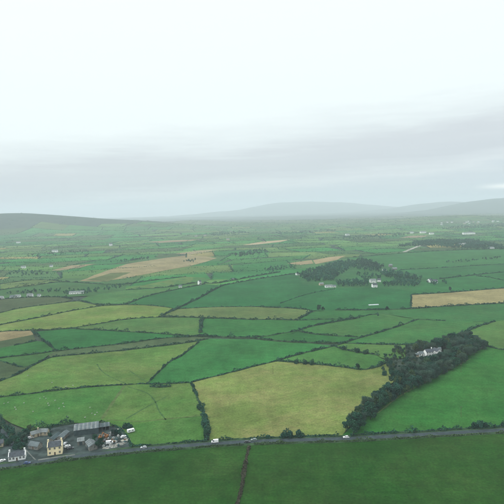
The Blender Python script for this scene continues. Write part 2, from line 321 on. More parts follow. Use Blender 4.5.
# palette: grass greens as albedo
DG_, MG, TG, LG, PG, OL, GR, TAN, DUL, YG = ((.020, .082, .021), (.027, .105, .036), (.020, .102, .040), (.050, .135, .046), (.105, .170, .058),
    (.075, .112, .05), (.055, .085, .055), (.30, .25, .125), (.045, .07, .045), (.15, .19, .062))
GRASS = np.array((.92, .98, .68))
STUBBLE = (.80, .80, .84)
DG = (.015, .058, .013)
FIELDS = [  # outline, colour, dryness, drill direction (degrees)
    ([(-70, 482), (0, 469.5), (30, 466), (60, 461.5), (130, 453.5), (215, 446.3), (249, 444.7), (245, 470), (240.3, 490), (237, 504), (227, 560), (-90, 600)], DG, .10, 8),
    ([(249, 444.7), (345, 441.5), (450, 435.5), (504, 432.5), (600, 427), (640, 600), (215, 600), (227, 560), (237, 504), (240.3, 490), (245, 470)], DG, .10, 8),
    ([(-45, 402), (0, 397), (60, 390), (92, 387), (125, 385), (113, 402), (102, 419), (98, 423), (75, 423), (50, 428), (24, 430), (12, 424), (0, 414), (-45, 380)], (.040, .118, .036), .22, 20),
    ([(-45, 402), (-45, 398), (0, 381), (20, 374), (40, 362), (52, 357.5), (90, 354), (126, 350.5), (165, 346), (199, 342), (180, 357), (170, 361), (160, 371), (147, 384), (125, 385), (92, 387), (60, 390), (0, 397)], (.070, .140, .045), .45, 35),
    ([(147, 384), (190, 382.5), (195, 393), (200, 405), (203, 416), (170, 419), (135, 424), (126, 434), (112, 427), (102, 419), (113, 402), (125, 385)], (.062, .135, .042), .35, -40),
    ([(203, 416), (205, 421), (207.5, 438), (208, 441.5), (170, 444.5), (130, 448.3), (126, 434), (135, 424), (170, 419)], (.045, .118, .036), .15, 10),
    ([(191, 382.5), (252, 367), (277, 361), (300, 363), (315, 364), (340, 367), (362, 370), (385, 363), (400, 372), (385, 390), (365, 408), (350, 425), (344, 437), (300, 437.5), (260, 438.5), (209, 441.3), (207, 430), (200, 405), (195, 393)], (.125, .168, .062), .95, -30),
    ([(199, 342), (210, 339), (252, 339), (277, 341.5), (310, 343.5), (335, 346), (300, 354), (277, 361), (252, 367), (191, 382.5), (147, 384), (160, 371), (170, 361), (180, 357)], (.027, .122, .045), .06, 25),
    ([(278, 361), (300, 354), (335, 346), (340, 349), (352, 351), (378, 355.5), (388, 362), (375, 368), (362, 370), (340, 367), (315, 364), (300, 363)], (.045, .135, .046), .15, 40),
    ([(345, 343.5), (378, 344.5), (405, 345), (405, 358), (388, 360), (378, 355.5), (352, 351), (340, 349), (335, 346)], (.055, .125, .045), .2, 0),
    ([(344, 437), (355, 425), (375, 410), (395, 392), (420, 380), (450, 364), (470, 352), (488, 346), (504, 350), (560, 357), (580, 425), (504, 428.3), (450, 431), (400, 434)], (.024, .108, .030), .12, 30),
    ([(455, 337), (475, 328), (495, 321.5), (504, 320), (560, 316), (560, 357), (504, 350), (488, 346), (470, 345)], (.058, .13, .048), .25, 15),
    # band along the foot of the dark hedge, left of centre
    ([(55, 351.5), (100, 346.5), (126, 343.8), (160, 338.5), (190, 337), (205, 337.5), (210, 339), (199, 342), (165, 346), (126, 350.5), (90, 354), (52, 357.5), (48, 355)], GR, .1, 8),
    ([(-45, 366), (0, 358), (30, 355.3), (55, 351.5), (48, 355), (40, 361), (22, 368), (0, 361)], (.032, .09, .036), .1, 0),
    ([(0, 361), (22, 368), (40, 361.5), (20, 374), (0, 381), (-45, 398), (-45, 366)], DUL, .1, 0),
    ([(-45, 357), (0, 348), (15, 345), (36, 341), (45, 342), (57, 351), (30, 355.3), (0, 358), (-45, 366)], (.024, .098, .034), .05, 12),
    ([(-45, 349), (0, 341), (32, 334.5), (36, 341), (15, 345), (0, 348), (-45, 357)], DUL, .15, 12),
    ([(-45, 338), (0, 331.5), (31, 330.7), (32, 334.5), (0, 341), (-45, 349)], (.25, .205, .10), .3, 12),
    ([(32, 332), (70, 328.7), (126, 331.7), (165, 334), (190, 336.5), (160, 338.5), (126, 343.8), (100, 346.5), (57, 351), (45, 342)], (.02, .10, .038), .03, 5),
    ([(70, 328.6), (96, 324.5), (126, 319), (160, 317.3), (203, 318.3), (201, 326), (200, 334), (190, 336.4), (165, 334), (126, 331.7)], (.052, .118, .046), .25, 10),
    ([(203, 318.3), (210, 317.8), (252, 320), (275, 319.6), (295, 320.3), (298, 321), (318, 322.5), (298, 331), (290, 336), (252, 337.5), (210, 336.3), (200, 334), (201, 326)], (.027, .11, .042), .06, 3),
    ([(298, 331), (310, 334), (340, 336.3), (360, 337), (345, 342.5), (310, 342.5), (277, 340.6), (252, 337.7), (290, 334)], (.022, .095, .036), .05, 3),
    ([(298, 331), (310, 327), (340, 321), (360, 318), (378, 313), (418, 319.5), (400, 326), (378, 333), (360, 337), (340, 336.3), (310, 334)], (.036, .115, .045), .15, 18),
    ([(295, 320.3), (312, 312), (320, 310.5), (337, 310), (378, 310), (378, 313), (360, 318), (340, 321), (318, 323), (298, 321)], (.026, .102, .042), .08, 18),
    ([(378, 310), (410, 309), (440, 306.7), (504, 303.5), (560, 300), (560, 316), (504, 320), (495, 321.5), (445, 321), (418, 319.5), (378, 313)], (.03, .105, .045), .1, 10),
    ([(418, 319.5), (445, 321), (495, 321.5), (475, 328), (453, 337), (440, 341), (415, 344.5), (378, 344.5), (345, 343.3), (378, 333), (400, 326)], (.034, .116, .045), .15, 22),
    ([(411, 295), (450, 292.7), (504, 288.3), (560, 284), (560, 300), (504, 303), (450, 306), (411, 308)], (.27, .235, .105), .4, 6),
    ([(223, 285.5), (252, 280), (297, 273.5), (302, 284), (335, 288), (370, 287.5), (400, 289), (411, 292), (411, 308), (378, 309.7), (337, 309.8), (312, 310.5), (285, 308), (252, 306.7), (210, 307), (178, 309), (200, 298)], (.018, .096, .042), .03, 16),
    ([(160, 317), (178, 309), (210, 307), (252, 306.7), (285, 308), (312, 310.5), (312, 312), (295, 320.3), (275, 319.6), (252, 319.6), (210, 317.5)], (.08, .12, .056), .3, 4),
    # pale pastures on the left
    ([(-45, 337), (0, 325), (10, 323), (40, 317.5), (60, 313), (85, 308.5), (100, 306), (126, 304.8), (150, 305.3), (172, 308), (160, 317), (126, 318.8), (96, 324.3), (70, 328.5), (31, 330.5), (0, 331.4)], (.098, .158, .05), .6, 8),
    ([(-45, 324), (0, 313), (20, 308), (60, 303), (78, 301), (90, 304), (100, 306), (85, 308.5), (60, 313), (40, 317.5), (10, 323), (0, 325), (-45, 337)], (.09, .152, .052), .55, 8),
    ([(-45, 306), (0, 299.5), (30, 297), (60, 297), (72, 300), (60, 303), (20, 308), (0, 313), (-45, 324)], (.052, .072, .048), .1, 8),
    ([(80, 300), (88, 296), (126, 290), (160, 283), (190, 277), (210, 279), (205, 283), (150, 295), (126, 304.5), (100, 305.5), (90, 303.5)], (.042, .12, .05), .2, 8),
    ([(126, 304.5), (150, 295), (205, 284), (223, 285.5), (200, 298), (178, 309), (172, 308), (150, 305.3)], (.02, .097, .042), .05, 14),
    ([(128, 289), (160, 281.5), (186, 276.8), (205, 278), (200, 281.5), (160, 287.5)], (.08, .135, .056), .3, 14),
    ([(-45, 297), (0, 290), (60, 282), (90, 283), (126, 285), (126, 290), (88, 296), (60, 297), (30, 297), (0, 299.5), (-45, 306)], (.034, .098, .046), .15, 14),
    ([(0, 284), (35, 279.5), (58, 281), (30, 286), (0, 290)], (.085, .135, .06), .3, 14),
    # right, beyond the copse
    ([(297, 273.5), (320, 268), (345, 260), (372, 262), (400, 270), (428, 280), (411, 292), (400, 289), (370, 287.5), (335, 288), (302, 284)], (.026, .098, .046), .1, 5),
    ([(345, 258), (400, 253), (440, 250.5), (504, 249), (560, 247), (560, 262), (504, 264), (440, 268), (400, 270), (370, 262)], (.026, .11, .046), .08, 5),
    ([(400, 270), (440, 268), (504, 264), (560, 262), (560, 268), (504, 272), (440, 279), (425, 279)], (.022, .098, .044), .05, 5),
    ([(425, 279), (440, 279), (504, 272), (560, 268), (560, 284), (504, 288), (450, 292.4), (411, 294.6), (411, 292), (400, 289)], (.022, .104, .044), .05, 5),
    # stubble and rough ground further off
    ([(80, 281), (100, 273), (126, 264), (165, 258), (190, 255), (218, 258), (205, 262), (190, 266), (165, 270.5), (126, 278), (100, 281.5)], (.27, .225, .115), .6, 5),
    ([(175, 253.5), (200, 250.5), (219, 249.5), (205, 252), (190, 254.5)], (.32, .26, .14), .3, 5),
    ([(287, 263.5), (312, 260), (314, 263.5), (300, 265)], (.30, .235, .125), .3, 5),
    ([(313, 260), (330, 257), (346, 255.6), (338, 259.5), (316, 264)], (.33, .255, .135), .3, 5),
    ([(241, 245.3), (262, 241.6), (291, 239.4), (280, 242), (256, 244.6)], (.42, .33, .19), .3, 5),
    ([(52, 270.5), (70, 265.5), (96, 263.7), (80, 267.5), (60, 270.5)], (.27, .22, .12), .3, 5),
    ([(148, 241.8), (172, 240.2), (200, 239.4), (190, 241), (160, 242.8)], (.27, .21, .12), .3, 5),
    ([(86, 280), (112, 273), (132, 272), (108, 281.5)], (.08, .105, .055), .3, 5),
    ([(398, 238), (412, 235.6), (430, 235), (420, 237.6)], (.25, .2, .12), .2, 5),
]
for i, (uv, col, dry, ang) in enumerate(FIELDS):
    o = drape(uv, 'field', FIELD, dz=.06 * (i > 41)); tag(o, kind='structure'); o.color = (*[float(c * g_) for c, g_ in zip(col, STUBBLE if col[0] > col[1] * 1.05 else GRASS)], 1); o['dry'] = float(dry); o['drill'] = R(ang)

# far patchwork of small fields, draped over the rising ground
UPPER = [(-60, 292), (60, 281), (126, 284), (180, 276), (230, 278), (297, 272), (345, 256), (400, 252), (504, 248), (580, 246)]
def upper(u): return float(np.interp(u, [p[0] for p in UPPER], [p[1] for p in UPPER]))
BLANK = [f[0] for f in FIELDS[41:]]
FAR_SEG = []
def far_fields():
    rows = [1150]
    while rows[-1] < 7600: rows.append(rows[-1] + random.uniform(80, 160) * (1 + rows[-1] / 6000))
    ang = R(7); V, Fc, tint = [], [], []
    grid = []
    for j, y in enumerate(rows):
        w = .66 * y + 300; step = random.uniform(110, 210) * (1 + y / 9000); x = -w + random.uniform(0, step); row = []
        while x < w:
            row.append(x); x += step * random.uniform(.65, 1.4)
        grid.append(row)
    def node(x, y):
        j = math.sin(x * .013 + y * .007) * 38 + math.sin(x * .004 + 1.7 + y * .003) * 60
        return Vector((x + math.sin(y * .011 + x * .003) * 25, y + j + x * math.tan(ang), 0))
    pal = [(.03, .14, .052), (.045, .155, .056), (.075, .155, .062), (.05, .11, .055), (.026, .125, .05), (.095, .15, .065), (.06, .10, .058), (.22, .185, .10)]
    wts = [3, 3, 3, 4, 3, 2, 3.5, .5]
    for j in range(len(rows) - 1):
        y0, y1 = rows[j], rows[j + 1]
        for x0, x1 in zip(grid[j][:-1], grid[j][1:]):
            sk = random.uniform(-40, 40)
            c = [node(x0, y0), node(x1, y0), node(x1 + sk, y1), node(x0 + sk * .6, y1)]
            cx, cy = sum(p.x for p in c) / 4, sum(p.y for p in c) / 4
            u, v = PX(cx, cy, H(cx, cy))
            if not (-70 < u < 575) or v > upper(u) + 14 or H(cx, cy) > 70: continue
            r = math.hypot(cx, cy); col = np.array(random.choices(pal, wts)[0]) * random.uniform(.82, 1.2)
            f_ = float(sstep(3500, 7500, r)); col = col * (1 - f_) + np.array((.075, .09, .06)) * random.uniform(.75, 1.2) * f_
            nx = max(2, int((x1 - x0) / 50)); ny = max(2, int((y1 - y0) / 50)); b = len(V)
            for q in range(ny + 1):
                for p in range(nx + 1):
                    s, t = p / nx, q / ny; pt = c[0] * (1 - s) * (1 - t) + c[1] * s * (1 - t) + c[2] * s * t + c[3] * (1 - s) * t
                    V.append((pt.x, pt.y, H(pt.x, pt.y) - .4))
            for q in range(ny):
                for p in range(nx):
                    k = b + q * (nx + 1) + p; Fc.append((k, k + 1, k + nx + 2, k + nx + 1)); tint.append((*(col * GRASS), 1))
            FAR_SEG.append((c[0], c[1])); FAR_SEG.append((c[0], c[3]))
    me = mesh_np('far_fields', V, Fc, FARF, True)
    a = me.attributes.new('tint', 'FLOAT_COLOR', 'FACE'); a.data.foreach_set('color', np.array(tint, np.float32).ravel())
    tag(link(bpy.data.objects.new('far_farmland', me)), kind='structure')
far_fields()

# ------------------------------------------------------------------ road, lane, yard, tracks
def strip(uv, w, name, m, dz=.05, it=1, step=8, world_pts=None, wob=0):
    p = resample(world_pts or smooth_line(uv, it), step); V, Fc = [], []
    for i, q in enumerate(p):
        d = (p[min(i + 1, len(p) - 1)] - p[max(i - 1, 0)]); d.z = 0; d.normalize(); n = Vector((-d.y, d.x, 0))
        ww = w * (1 + wob * math.sin(i * 1.7) * .5 + wob * random.uniform(-.5, .5))
        for s in (-.5, .5):
            a = q + n * ww * s; V.append((a.x, a.y, H(a.x, a.y) + dz))
        if i: k = 2 * i; Fc.append((k - 2, k, k + 1, k - 1)[::-1])
    me = mesh_np(name, V, Fc, m); 
    if me.polygons[0].normal.z < 0: me.flip_normals()
    return link(bpy.data.objects.new(name, me))
ROAD = [(-80, 477), (0, 466.3), (30, 462.6), (60, 458.3), (90, 454.7), (130, 450.3), (170, 446.9), (215, 443.5), (260, 441), (300, 439.9), (345, 438.9), (400, 435.8), (450, 433), (504, 430), (600, 424.5)]
VERGE = mat('rough_verge', (.04, .075, .035), 1, .03, noise=.4, scale=.2)
tag(strip(ROAD, 12, 'verge', VERGE, .03), kind='structure')
road = tag(strip(ROAD, 5.2, 'road', ASPHALT, .10), kind='structure')
LANE = [(24, 462.5), (16, 450), (7, 437), (-4, 427), (-25, 412), (-60, 395)]
tag(strip(LANE, 5.0, 'lane', ASPHALT, .09), kind='structure')
o = drape([(-45, 466), (-45, 440), (0, 446), (8, 440), (22, 431), (48, 428.5), (75, 424), (100, 423.5), (116, 427), (127, 434), (132, 447), (95, 452), (60, 456.3), (25, 461)], 'farmyard_ground', YARD, .035, 12); tag(o, kind='structure')
tag(drape([(-45, 452), (-45, 436), (-8, 438), (1, 440), (7, 444), (0, 448)], 'garden_lawn', VERGE, .055, 12), kind='structure')
tag(strip([(38, 460.2), (50, 458.3), (62, 456.5), (75, 454.9)], 1.8, 'pavement', CONCRETE, .15, 1, 4), kind='structure')
tag(strip([(25, 449), (30, 454.5), (35.5, 460)], .8, 'garden_path', CONCRETE, .12, 1, 3), kind='structure')
TRACK = mat('trodden_grass', (.044, .094, .032), 1, .03, noise=.35, scale=.2)
TRACK_P = mat('worn_grass', (.075, .112, .038), 1, .03, noise=.3, scale=.2)
for uv, w, m in [([(97, 364), (101, 371), (112, 378), (126, 383.5)], 1.2, TRACK), ([(128, 387), (148, 392.5), (156, 402), (158, 410), (166, 420)], 1.2, TRACK),
                 ([(166, 397), (150, 405), (126, 419)], 1.3, TRACK), ([(107, 419.5), (140, 422), (170, 418.5), (202, 415.5)], 1.6, TRACK_P),
                 ([(150, 384), (140, 378), (130, 371)], 1.0, TRACK), ([(125, 385.3), (113, 402), (102, 419)], 2.6, TRACK_P), ([(470, 359), (456, 366), (432, 379), (400, 395), (378, 413)], 1.3, TRACK_P)]:
    tag(strip(uv, w, 'track', m, .05, 2, 5, wob=.5), kind='structure')
tag(strip([(404, 252), (414, 248), (420, 245.6), (423, 245)], 14, 'farm_track', RUBBLE, .3, 1, 20), kind='structure')

# ------------------------------------------------------------------ hedges
def wobble(n, k):
    r = RNG.normal(size=n + 2 * k); w = np.ones(k) / k; r = np.convolve(r, w, 'same')[k:k + n]; return r / (r.std() + 1e-6)
def hedge(uv, h, w, label, leaf=LEAF, bank=BANK, gap=.12, cat='hedge', bushy=.35, it=1, name='hedgerow'):
    p = smooth_line(uv, it); d = sum(q.length for q in p) / len(p)
    base = p[len(p) // 2].copy(); o = empty(name, base); tag(o, label, cat, 'hedges and banks between the fields')
    step = max(1.2, d * .003); P = np.array([tuple(q) for q in resample(p, step)]); n = len(P)
    T = np.gradient(P[:, :2], axis=0); T /= np.linalg.norm(T, axis=1)[:, None] + 1e-9; Nn = np.stack([-T[:, 1], T[:, 0]], 1)
    P[:, :2] += Nn * (wobble(n, max(3, int(9 / step))) * w * .12)[:, None]
    P[:, 2] = Hn(P[:, 0], P[:, 1])
    big = wobble(n, max(2, int(7 / step))); hh = h * np.clip(.72 + bushy * big + .55 * np.clip(big - .9, 0, 2), .25, 2.6)
    # earth bank
    prof = [(-.55, -1.2), (-.5, .05), (-.28, .42), (.05, .5), (.3, .4), (.5, .05), (.55, -1.2)]; bw = w * .8; bh = min(1.2, h * .5)
    V = []
    for s, z in prof:
        jit = RNG.normal(size=n) * .06
        q = P.copy(); q[:, :2] += Nn * ((s + jit) * bw)[:, None]; q[:, 2] += np.where(z > 0, z * bh * 1.6 + jit * bh, z); V.append(q)
    V = np.stack(V, 1).reshape(-1, 3); m = len(prof); i, j = np.meshgrid(np.arange(n - 1), np.arange(m - 1), indexing='ij')
    f = np.stack([i * m + j, i * m + j + 1, (i + 1) * m + j + 1, (i + 1) * m + j], -1).reshape(-1, 4)
    me = mesh_np('bank', V - np.array(base), f, bank); link(bpy.data.objects.new('bank', me), o)
    # shrubs
    s = .34 + d * .00062; length = step * (n - 1); cnt = int(length * (2 * h + w) / s ** 2 * 1.15)
    t = RNG.uniform(0, n - 1.001, cnt); k = t.astype(int); fr = (t - k)[:, None]
    keep = (big[k] > -2.2 + gap * 8) | (RNG.uniform(size=cnt) < .25); k, fr = k[keep], fr[keep]; cnt = len(k)
    c = P[k] * (1 - fr) + P[np.minimum(k + 1, n - 1)] * fr
    a = RNG.uniform(0, math.pi, cnt); rad = np.sqrt(RNG.uniform(.35, 1, cnt))
    side = np.cos(a) * rad * w * .5 * np.clip(.9 + .3 * big[k], .5, 1.6)
    c[:, :2] += Nn[k] * side[:, None]; c[:, 2] += bh * .2 + np.sin(a) * rad * hh[k]
    v, f = quads_cloud(c - np.array(base), s * 1.25)
    link(bpy.data.objects.new('foliage', mesh_np('foliage', v, f, leaf)), o)
    return o
HEDGES = [
    ([(-45, 402.5), (0, 397), (30, 394), (60, 390), (92, 387), (112, 385.5), (126, 385)], 2.2, 2.6, 'dark hedge above the sheep field, running left from the meeting of the trodden tracks'),
    ([(126, 385), (140, 384), (152, 384.3), (170, 384), (190, 382.5)], 1.4, 2.0, 'low broken hedge between the two track-crossed pale fields left of the big yellow-green field'),
    ([(150, 386.5), (160, 387), (171, 386.6)], 3.2, 5.0, 'short dark clump of scrub lying along the low broken hedge'),
    ([(-45, 398), (0, 381), (20, 373.5), (40, 361.5), (52, 357.3), (62, 356)], 2.6, 3.2, 'dark hedge climbing from the left edge to the near end of the grey strip field'),
    ([(62, 356), (90, 353.7), (126, 350.2), (165, 345.7), (190, 342.5), (208, 339)], 2.2, 2.8, 'near hedge of the narrow grey strip field'),
    ([(-45, 366), (0, 358), (30, 355), (57, 351), (100, 346.3), (126, 343.6), (160, 338.5), (185, 337)], 2.4, 2.8, 'far hedge of the narrow grey strip field'),
    ([(0, 361), (10, 364), (22, 368), (32, 366)], 2.0, 2.6, 'short hedge between the small green and dull triangles at the left edge'),
    ([(32, 331.5), (38, 336), (45, 342), (51, 347), (57, 351)], 2.6, 3.6, 'steep dark hedge on the left, dropping from the tan strip to the grey strip field'),
    ([(14, 345.5), (25, 343.2), (36, 341)], 2.6, 3.0, 'short thick hedge under the dull field beside the tan strip on the left'),
    ([(-45, 338), (0, 331.4), (31, 330.6), (70, 328.6)], 2.4, 3.0, 'hedge along the top of the tan strip on the left'),
    ([(70, 328.6), (96, 330), (126, 331.7), (165, 334), (190, 336.3)], 2.4, 3.0, 'hedge between the olive field and the deep green field above the grey strip'),
    ([(70, 328.5), (96, 324.4), (126, 319), (160, 317.2)], 2.2, 3.0, 'hedge along the foot of the long pale pasture on the left'),
    ([(-45, 337), (0, 325), (10, 323), (40, 317.5), (60, 313), (85, 308.5), (104, 305.5)], 2.6, 3.6, 'hedge dividing the two long pale pastures on the left'),
    ([(-45, 324), (0, 313), (20, 308), (60, 303), (78, 301)], 1.8, 2.6, 'thin hedge under the dull brown-green field below the white buildings on the left'),
    ([(78, 300.5), (84, 301.5), (92, 304), (104, 305), (126, 304.6)], 3.0, 5.0, 'scrubby hedge at the tip of the upper pale pasture, right of the long white shed'),
    ([(126, 304.6), (150, 305.3), (172, 308)], 1.8, 2.4, 'thin hedge above the yellowish end of the lower pale pasture'),
    ([(160, 317.2), (185, 316.8), (203, 318.2), (230, 318.8), (252, 319.8), (275, 319.5), (295, 320.3)], 3.0, 4.2, 'bushy hedge along the foot of the grey-olive strip in the middle'),
    ([(160, 316.8), (168, 313), (178, 308.7), (190, 302.5), (200, 298), (212, 291), (223, 285.5)], 3.4, 5.0, 'thick scrubby hedge climbing right from the yellowish pasture to the white cottage'),
    ([(223, 285.5), (238, 282.5), (252, 280), (275, 276.5), (297, 273.5)], 3.2, 5.0, 'hedge along the top of the large deep green field, ending at the wood'),
    ([(203, 318.4), (201.5, 322), (201, 326), (200.3, 333)], 3.6, 5.5, 'short thick hedge standing upright between the olive and the deep green middle fields'),
    ([(185, 337.2), (200, 336), (212, 336.6), (232, 337.3), (252, 337.8)], 3.6, 6.5, 'broad dark belt of scrub where the middle hedges meet'),
    ([(252, 337.8), (277, 340.8), (310, 342.8), (345, 343.2)], 2.6, 3.4, 'hedge running right from the broad scrub belt to the hedge crossing'),
    ([(345, 343.2), (378, 344.6), (405, 345), (418, 344)], 2.4, 3.2, 'hedge leading from the hedge crossing into the near wood'),
    ([(252, 337.5), (270, 335.8), (285, 333), (297, 331)], 2.4, 3.4, 'hedge slanting up from the scrub belt to the corner of the narrow field'),
    ([(298, 330.8), (304, 328.5), (310, 326.8), (325, 324), (340, 321), (360, 318)], 3.4, 4.6, 'thick hedge slanting up right above the long narrow corner field'),
    ([(298, 331.2), (310, 334), (325, 335.2), (340, 336.3), (358, 337)], 2.6, 3.4, 'hedge along the foot of the field in the fork of the slanting hedges'),
    ([(199, 342), (190, 349), (180, 357), (170, 361), (160, 371), (152, 379), (147, 384)], 1.9, 2.6, 'thin wavy hedge dividing the pale field from the bright green field left of centre'),
    ([(191, 382.5), (215, 376.5), (252, 367), (277, 361)], 2.0, 2.6, 'long hedge along the top left of the big yellow-green field'),
    ([(277, 361), (300, 354), (318, 349.8), (335, 346), (345, 342.3), (360, 337.8), (378, 333), (400, 326), (418, 319.4)], 2.8, 3.6, 'long straight hedge slanting up right through the hedge crossing in the middle'),
    ([(418, 319.4), (432, 320.3), (446, 321)], 1.8, 2.4, 'short low hedge running right from the end of the long slanting hedge'),
    ([(277, 361), (300, 363), (315, 364), (340, 367), (362, 370), (375, 368), (387, 362.5)], 2.4, 3.2, 'bushy hedge along the top right of the big yellow-green field'),
    ([(335, 346.3), (344, 350), (357, 352), (366, 353.5), (379, 355.6)], 2.6, 3.4, 'gappy row of bushes above the small light green field beside the near wood'),
    ([(191.3, 383), (193.5, 389), (196, 394), (198, 400), (201, 407), (203, 414)], 2.4, 3.4, 'upper half of the dark hedge on the left side of the big yellow-green field'),
    ([(203, 414), (204.5, 420), (206, 428), (207, 434), (207.5, 440)], 3.6, 5.5, 'tall dark lower half of the hedge on the left side of the big yellow-green field'),
    ([(453, 336.8), (464, 332.5), (475, 327.8), (486, 324), (495, 321.4)], 2.8, 4.0, 'thick hedge slanting up right from the top of the near wood'),
    ([(486, 346), (495, 348.5), (504, 350), (560, 357)], 2.4, 3.2, 'hedge leaving the right end of the near wood for the right edge'),
    ([(335, 310), (350, 310.3), (378, 310), (410, 309), (440, 306.8), (472, 305), (504, 303.4), (560, 300)], 3.0, 4.0, 'long tree-dotted hedge under the tan field on the right'),
    ([(411, 308), (411, 301), (411.3, 295)], 2.2, 3.4, 'short hedge closing the left end of the tan field on the right'),
    ([(411.3, 294.8), (450, 292.5), (504, 288.2), (560, 284)], 2.2, 3.4, 'hedge along the top of the tan field on the right'),
    ([(252, 306.7), (268, 307.4), (285, 308), (300, 309), (312, 310.3)], 2.6, 3.4, 'right half of the hedge along the top of the grey-olive strip'),
    ([(178, 309), (210, 307.1), (235, 306.8), (252, 306.7)], 1.4, 2.2, 'faint left half of the hedge along the top of the grey-olive strip'),
    ([(295, 320.3), (302, 317.5), (309, 313.5), (312, 311.3)], 3.2, 4.6, 'short thick hedge closing the right end of the grey-olive strip'),
    ([(296, 320.4), (325, 319.3), (345, 319.5), (378, 313.5), (378, 316)], 1.6, 2.6, 'thin hedge continuing right from the end of the grey-olive strip'),
    ([(280, 303.5), (295, 298), (310, 293.3), (335, 289)], 1.1, 1.8, 'faint low bank crossing the large deep green field'),
    ([(126, 304.4), (150, 295), (178, 289.3), (205, 284)], 2.4, 3.4, 'hedge slanting up to the white cottages on the left of the deep green field'),
    ([(126, 290), (160, 288), (178, 285.8), (200, 282)], 2.4, 3.4, 'hedge joining the two small white cottages left of centre'),
    ([(204, 283), (215, 283.5), (230, 281), (250, 277), (280, 272)], 3.6, 6.0, 'wide scrubby hedge running right from the white cottage towards the far wood'),
    ([(440, 279), (470, 275.5), (504, 272), (560, 268)], 2.6, 4.0, 'hedge between the two green fields right of the white house with trees'),
    ([(400, 270), (440, 268), (470, 266), (504, 264), (560, 262)], 2.0, 3.4, 'faint hedge above the green fields on the far right'),
    ([(476, 276), (490, 277.5), (504, 280.5), (540, 286)], 2.0, 3.2, 'short hedge slanting down to the right edge above the tan field'),
    ([(345, 258), (400, 253.3), (440, 250.8), (504, 249), (560, 247)], 3.0, 5.0, 'long hedge at the top of the green fields beyond the far wood'),
    ([(-45, 306), (0, 299.4), (30, 297.3), (62, 297), (72, 299)], 3.0, 4.0, 'hedge under the row of white buildings at the left edge'),
    ([(-45, 297), (0, 290), (30, 286), (60, 281.5), (90, 283.5)], 2.8, 4.5, 'hedge behind the row of white buildings at the left edge'),
    ([(90, 283.5), (108, 284.5), (126, 284.5), (150, 280.5), (186, 276.5)], 2.6, 4.0, 'hedge along the near edge of the wide brown field on the left'),
    ([(0, 284), (35, 279.4), (60, 281)], 2.2, 3.5, 'hedge above the light green strip at the far left'),
]
for uv, h, w, lab in HEDGES: hedge(uv, h * .82, w * .78, lab, bushy=random.uniform(.3, .6))
# along the road
def along(uv, off):
    p = smooth_line(uv, 1); o = []
    for i, q in enumerate(p):
        d = (p[min(i + 1, len(p) - 1)] - p[max(i - 1, 0)]); d.z = 0; d.normalize(); a = q + Vector((-d.y, d.x, 0)) * off; o.append(PX(a.x, a.y, H(a.x, a.y)))
    return o
rd = lambda a, b: [(float(u), float(np.interp(u, [q[0] for q in ROAD], [q[1] for q in ROAD]))) for u in np.linspace(a, b, max(3, int(abs(b - a) / 25)))]
hedge(along(rd(130, 208), 5.0), 1.6, 2.2, 'roadside hedge below the field right of the farm scrapyard', it=0)
hedge(along(rd(209, 340), 5.0), 1.5, 2.2, 'roadside hedge below the big yellow-green field', it=0, bushy=.55)
hedge(along(rd(352, 560), 5.0), 1.9, 2.6, 'roadside hedge below the green field on the right', it=0, bushy=.55)
hedge(along(rd(-70, 243), -4.8), 1.3, 1.8, 'low bank on the near side of the road opposite the farm', it=0, leaf=LEAF_OLIVE)
hedge(along(rd(254, 570), -4.8), 1.3, 1.8, 'low bank on the near side of the road, right of the brown hedge', it=0, leaf=LEAF_OLIVE)
hedge([(249, 446.3), (248, 452), (245.8, 465), (242.8, 480), (238.8, 497), (233.5, 520), (228, 548)], 1.1, 2.3, 'bare brown hedge dividing the two dark green fields nearest the camera', leaf=TWIG_BROWN, bank=BANK_BROWN, bushy=.3)
hedge([(23, 449), (14, 437), (4, 426.5), (-8, 418), (-30, 403)], 3.0, 4.5, 'tall dark hedge on the right side of the lane behind the white bungalow', bushy=.5)
hedge([(8, 445), (2, 438), (-7, 430), (-30, 416)], 2.4, 3.0, 'dark hedge on the left side of the lane behind the white bungalow')
hedge([(22, 430.5), (34, 430), (48, 427.5), (62, 425), (74, 423)], 2.8, 3.6, 'dark hedge between the farm buildings and the sheep field', bushy=.6)
hedge([(102, 421), (110, 424), (118, 427.5), (126, 434), (130, 441), (131, 447)], 1.2, 2.0, 'low ragged bank around the right side of the farm scrapyard')

# far hedges, too many and too small to count
def far_hedges():
    cs = []
    for a, b in FAR_SEG:
        m = (a + b) / 2; u, v = PX(m.x, m.y, H(m.x, m.y))
        if v > upper(u) - .5 or any(inpoly(u, v, q) for q in BLANK) or random.random() < .12: continue
        ln = (b - a).length; r = m.length; n = int(ln * random.uniform(.5, 1.5) * min(1, 2600 / r)); t = RNG.uniform(0, 1, n)[:, None]
        p = np.array(a)[None, :2] * (1 - t) + np.array(b)[None, :2] * t
        p += RNG.normal(size=p.shape) * random.uniform(.8, 2.2); hgt = random.uniform(1.6, 4.2)
        ph = random.random() * 6
        lump = .5 + .9 * np.clip(np.sin(t[:, 0] * ln / 17 + ph) + np.sin(t[:, 0] * ln / 7.3 + 2 * ph) - .3, 0, 2) * random.uniform(.3, 1.5)
        z = Hn(p[:, 0], p[:, 1]) + RNG.uniform(0, 1, n) * hgt * lump
        cs.append(np.column_stack([p, z, np.full(n, .9 + r * .0004)]))
    a = np.concatenate(cs); v, f = quads_cloud(a[:, :3], a[:, 3] * 1.15)
    me = mesh_np('distant_hedges', v, f, FAR_LEAF); o = link(bpy.data.objects.new('distant_hedges', me))
    tag(o, 'faint network of hedges across the hazy far farmland', 'hedges', kind='stuff')
far_hedges()

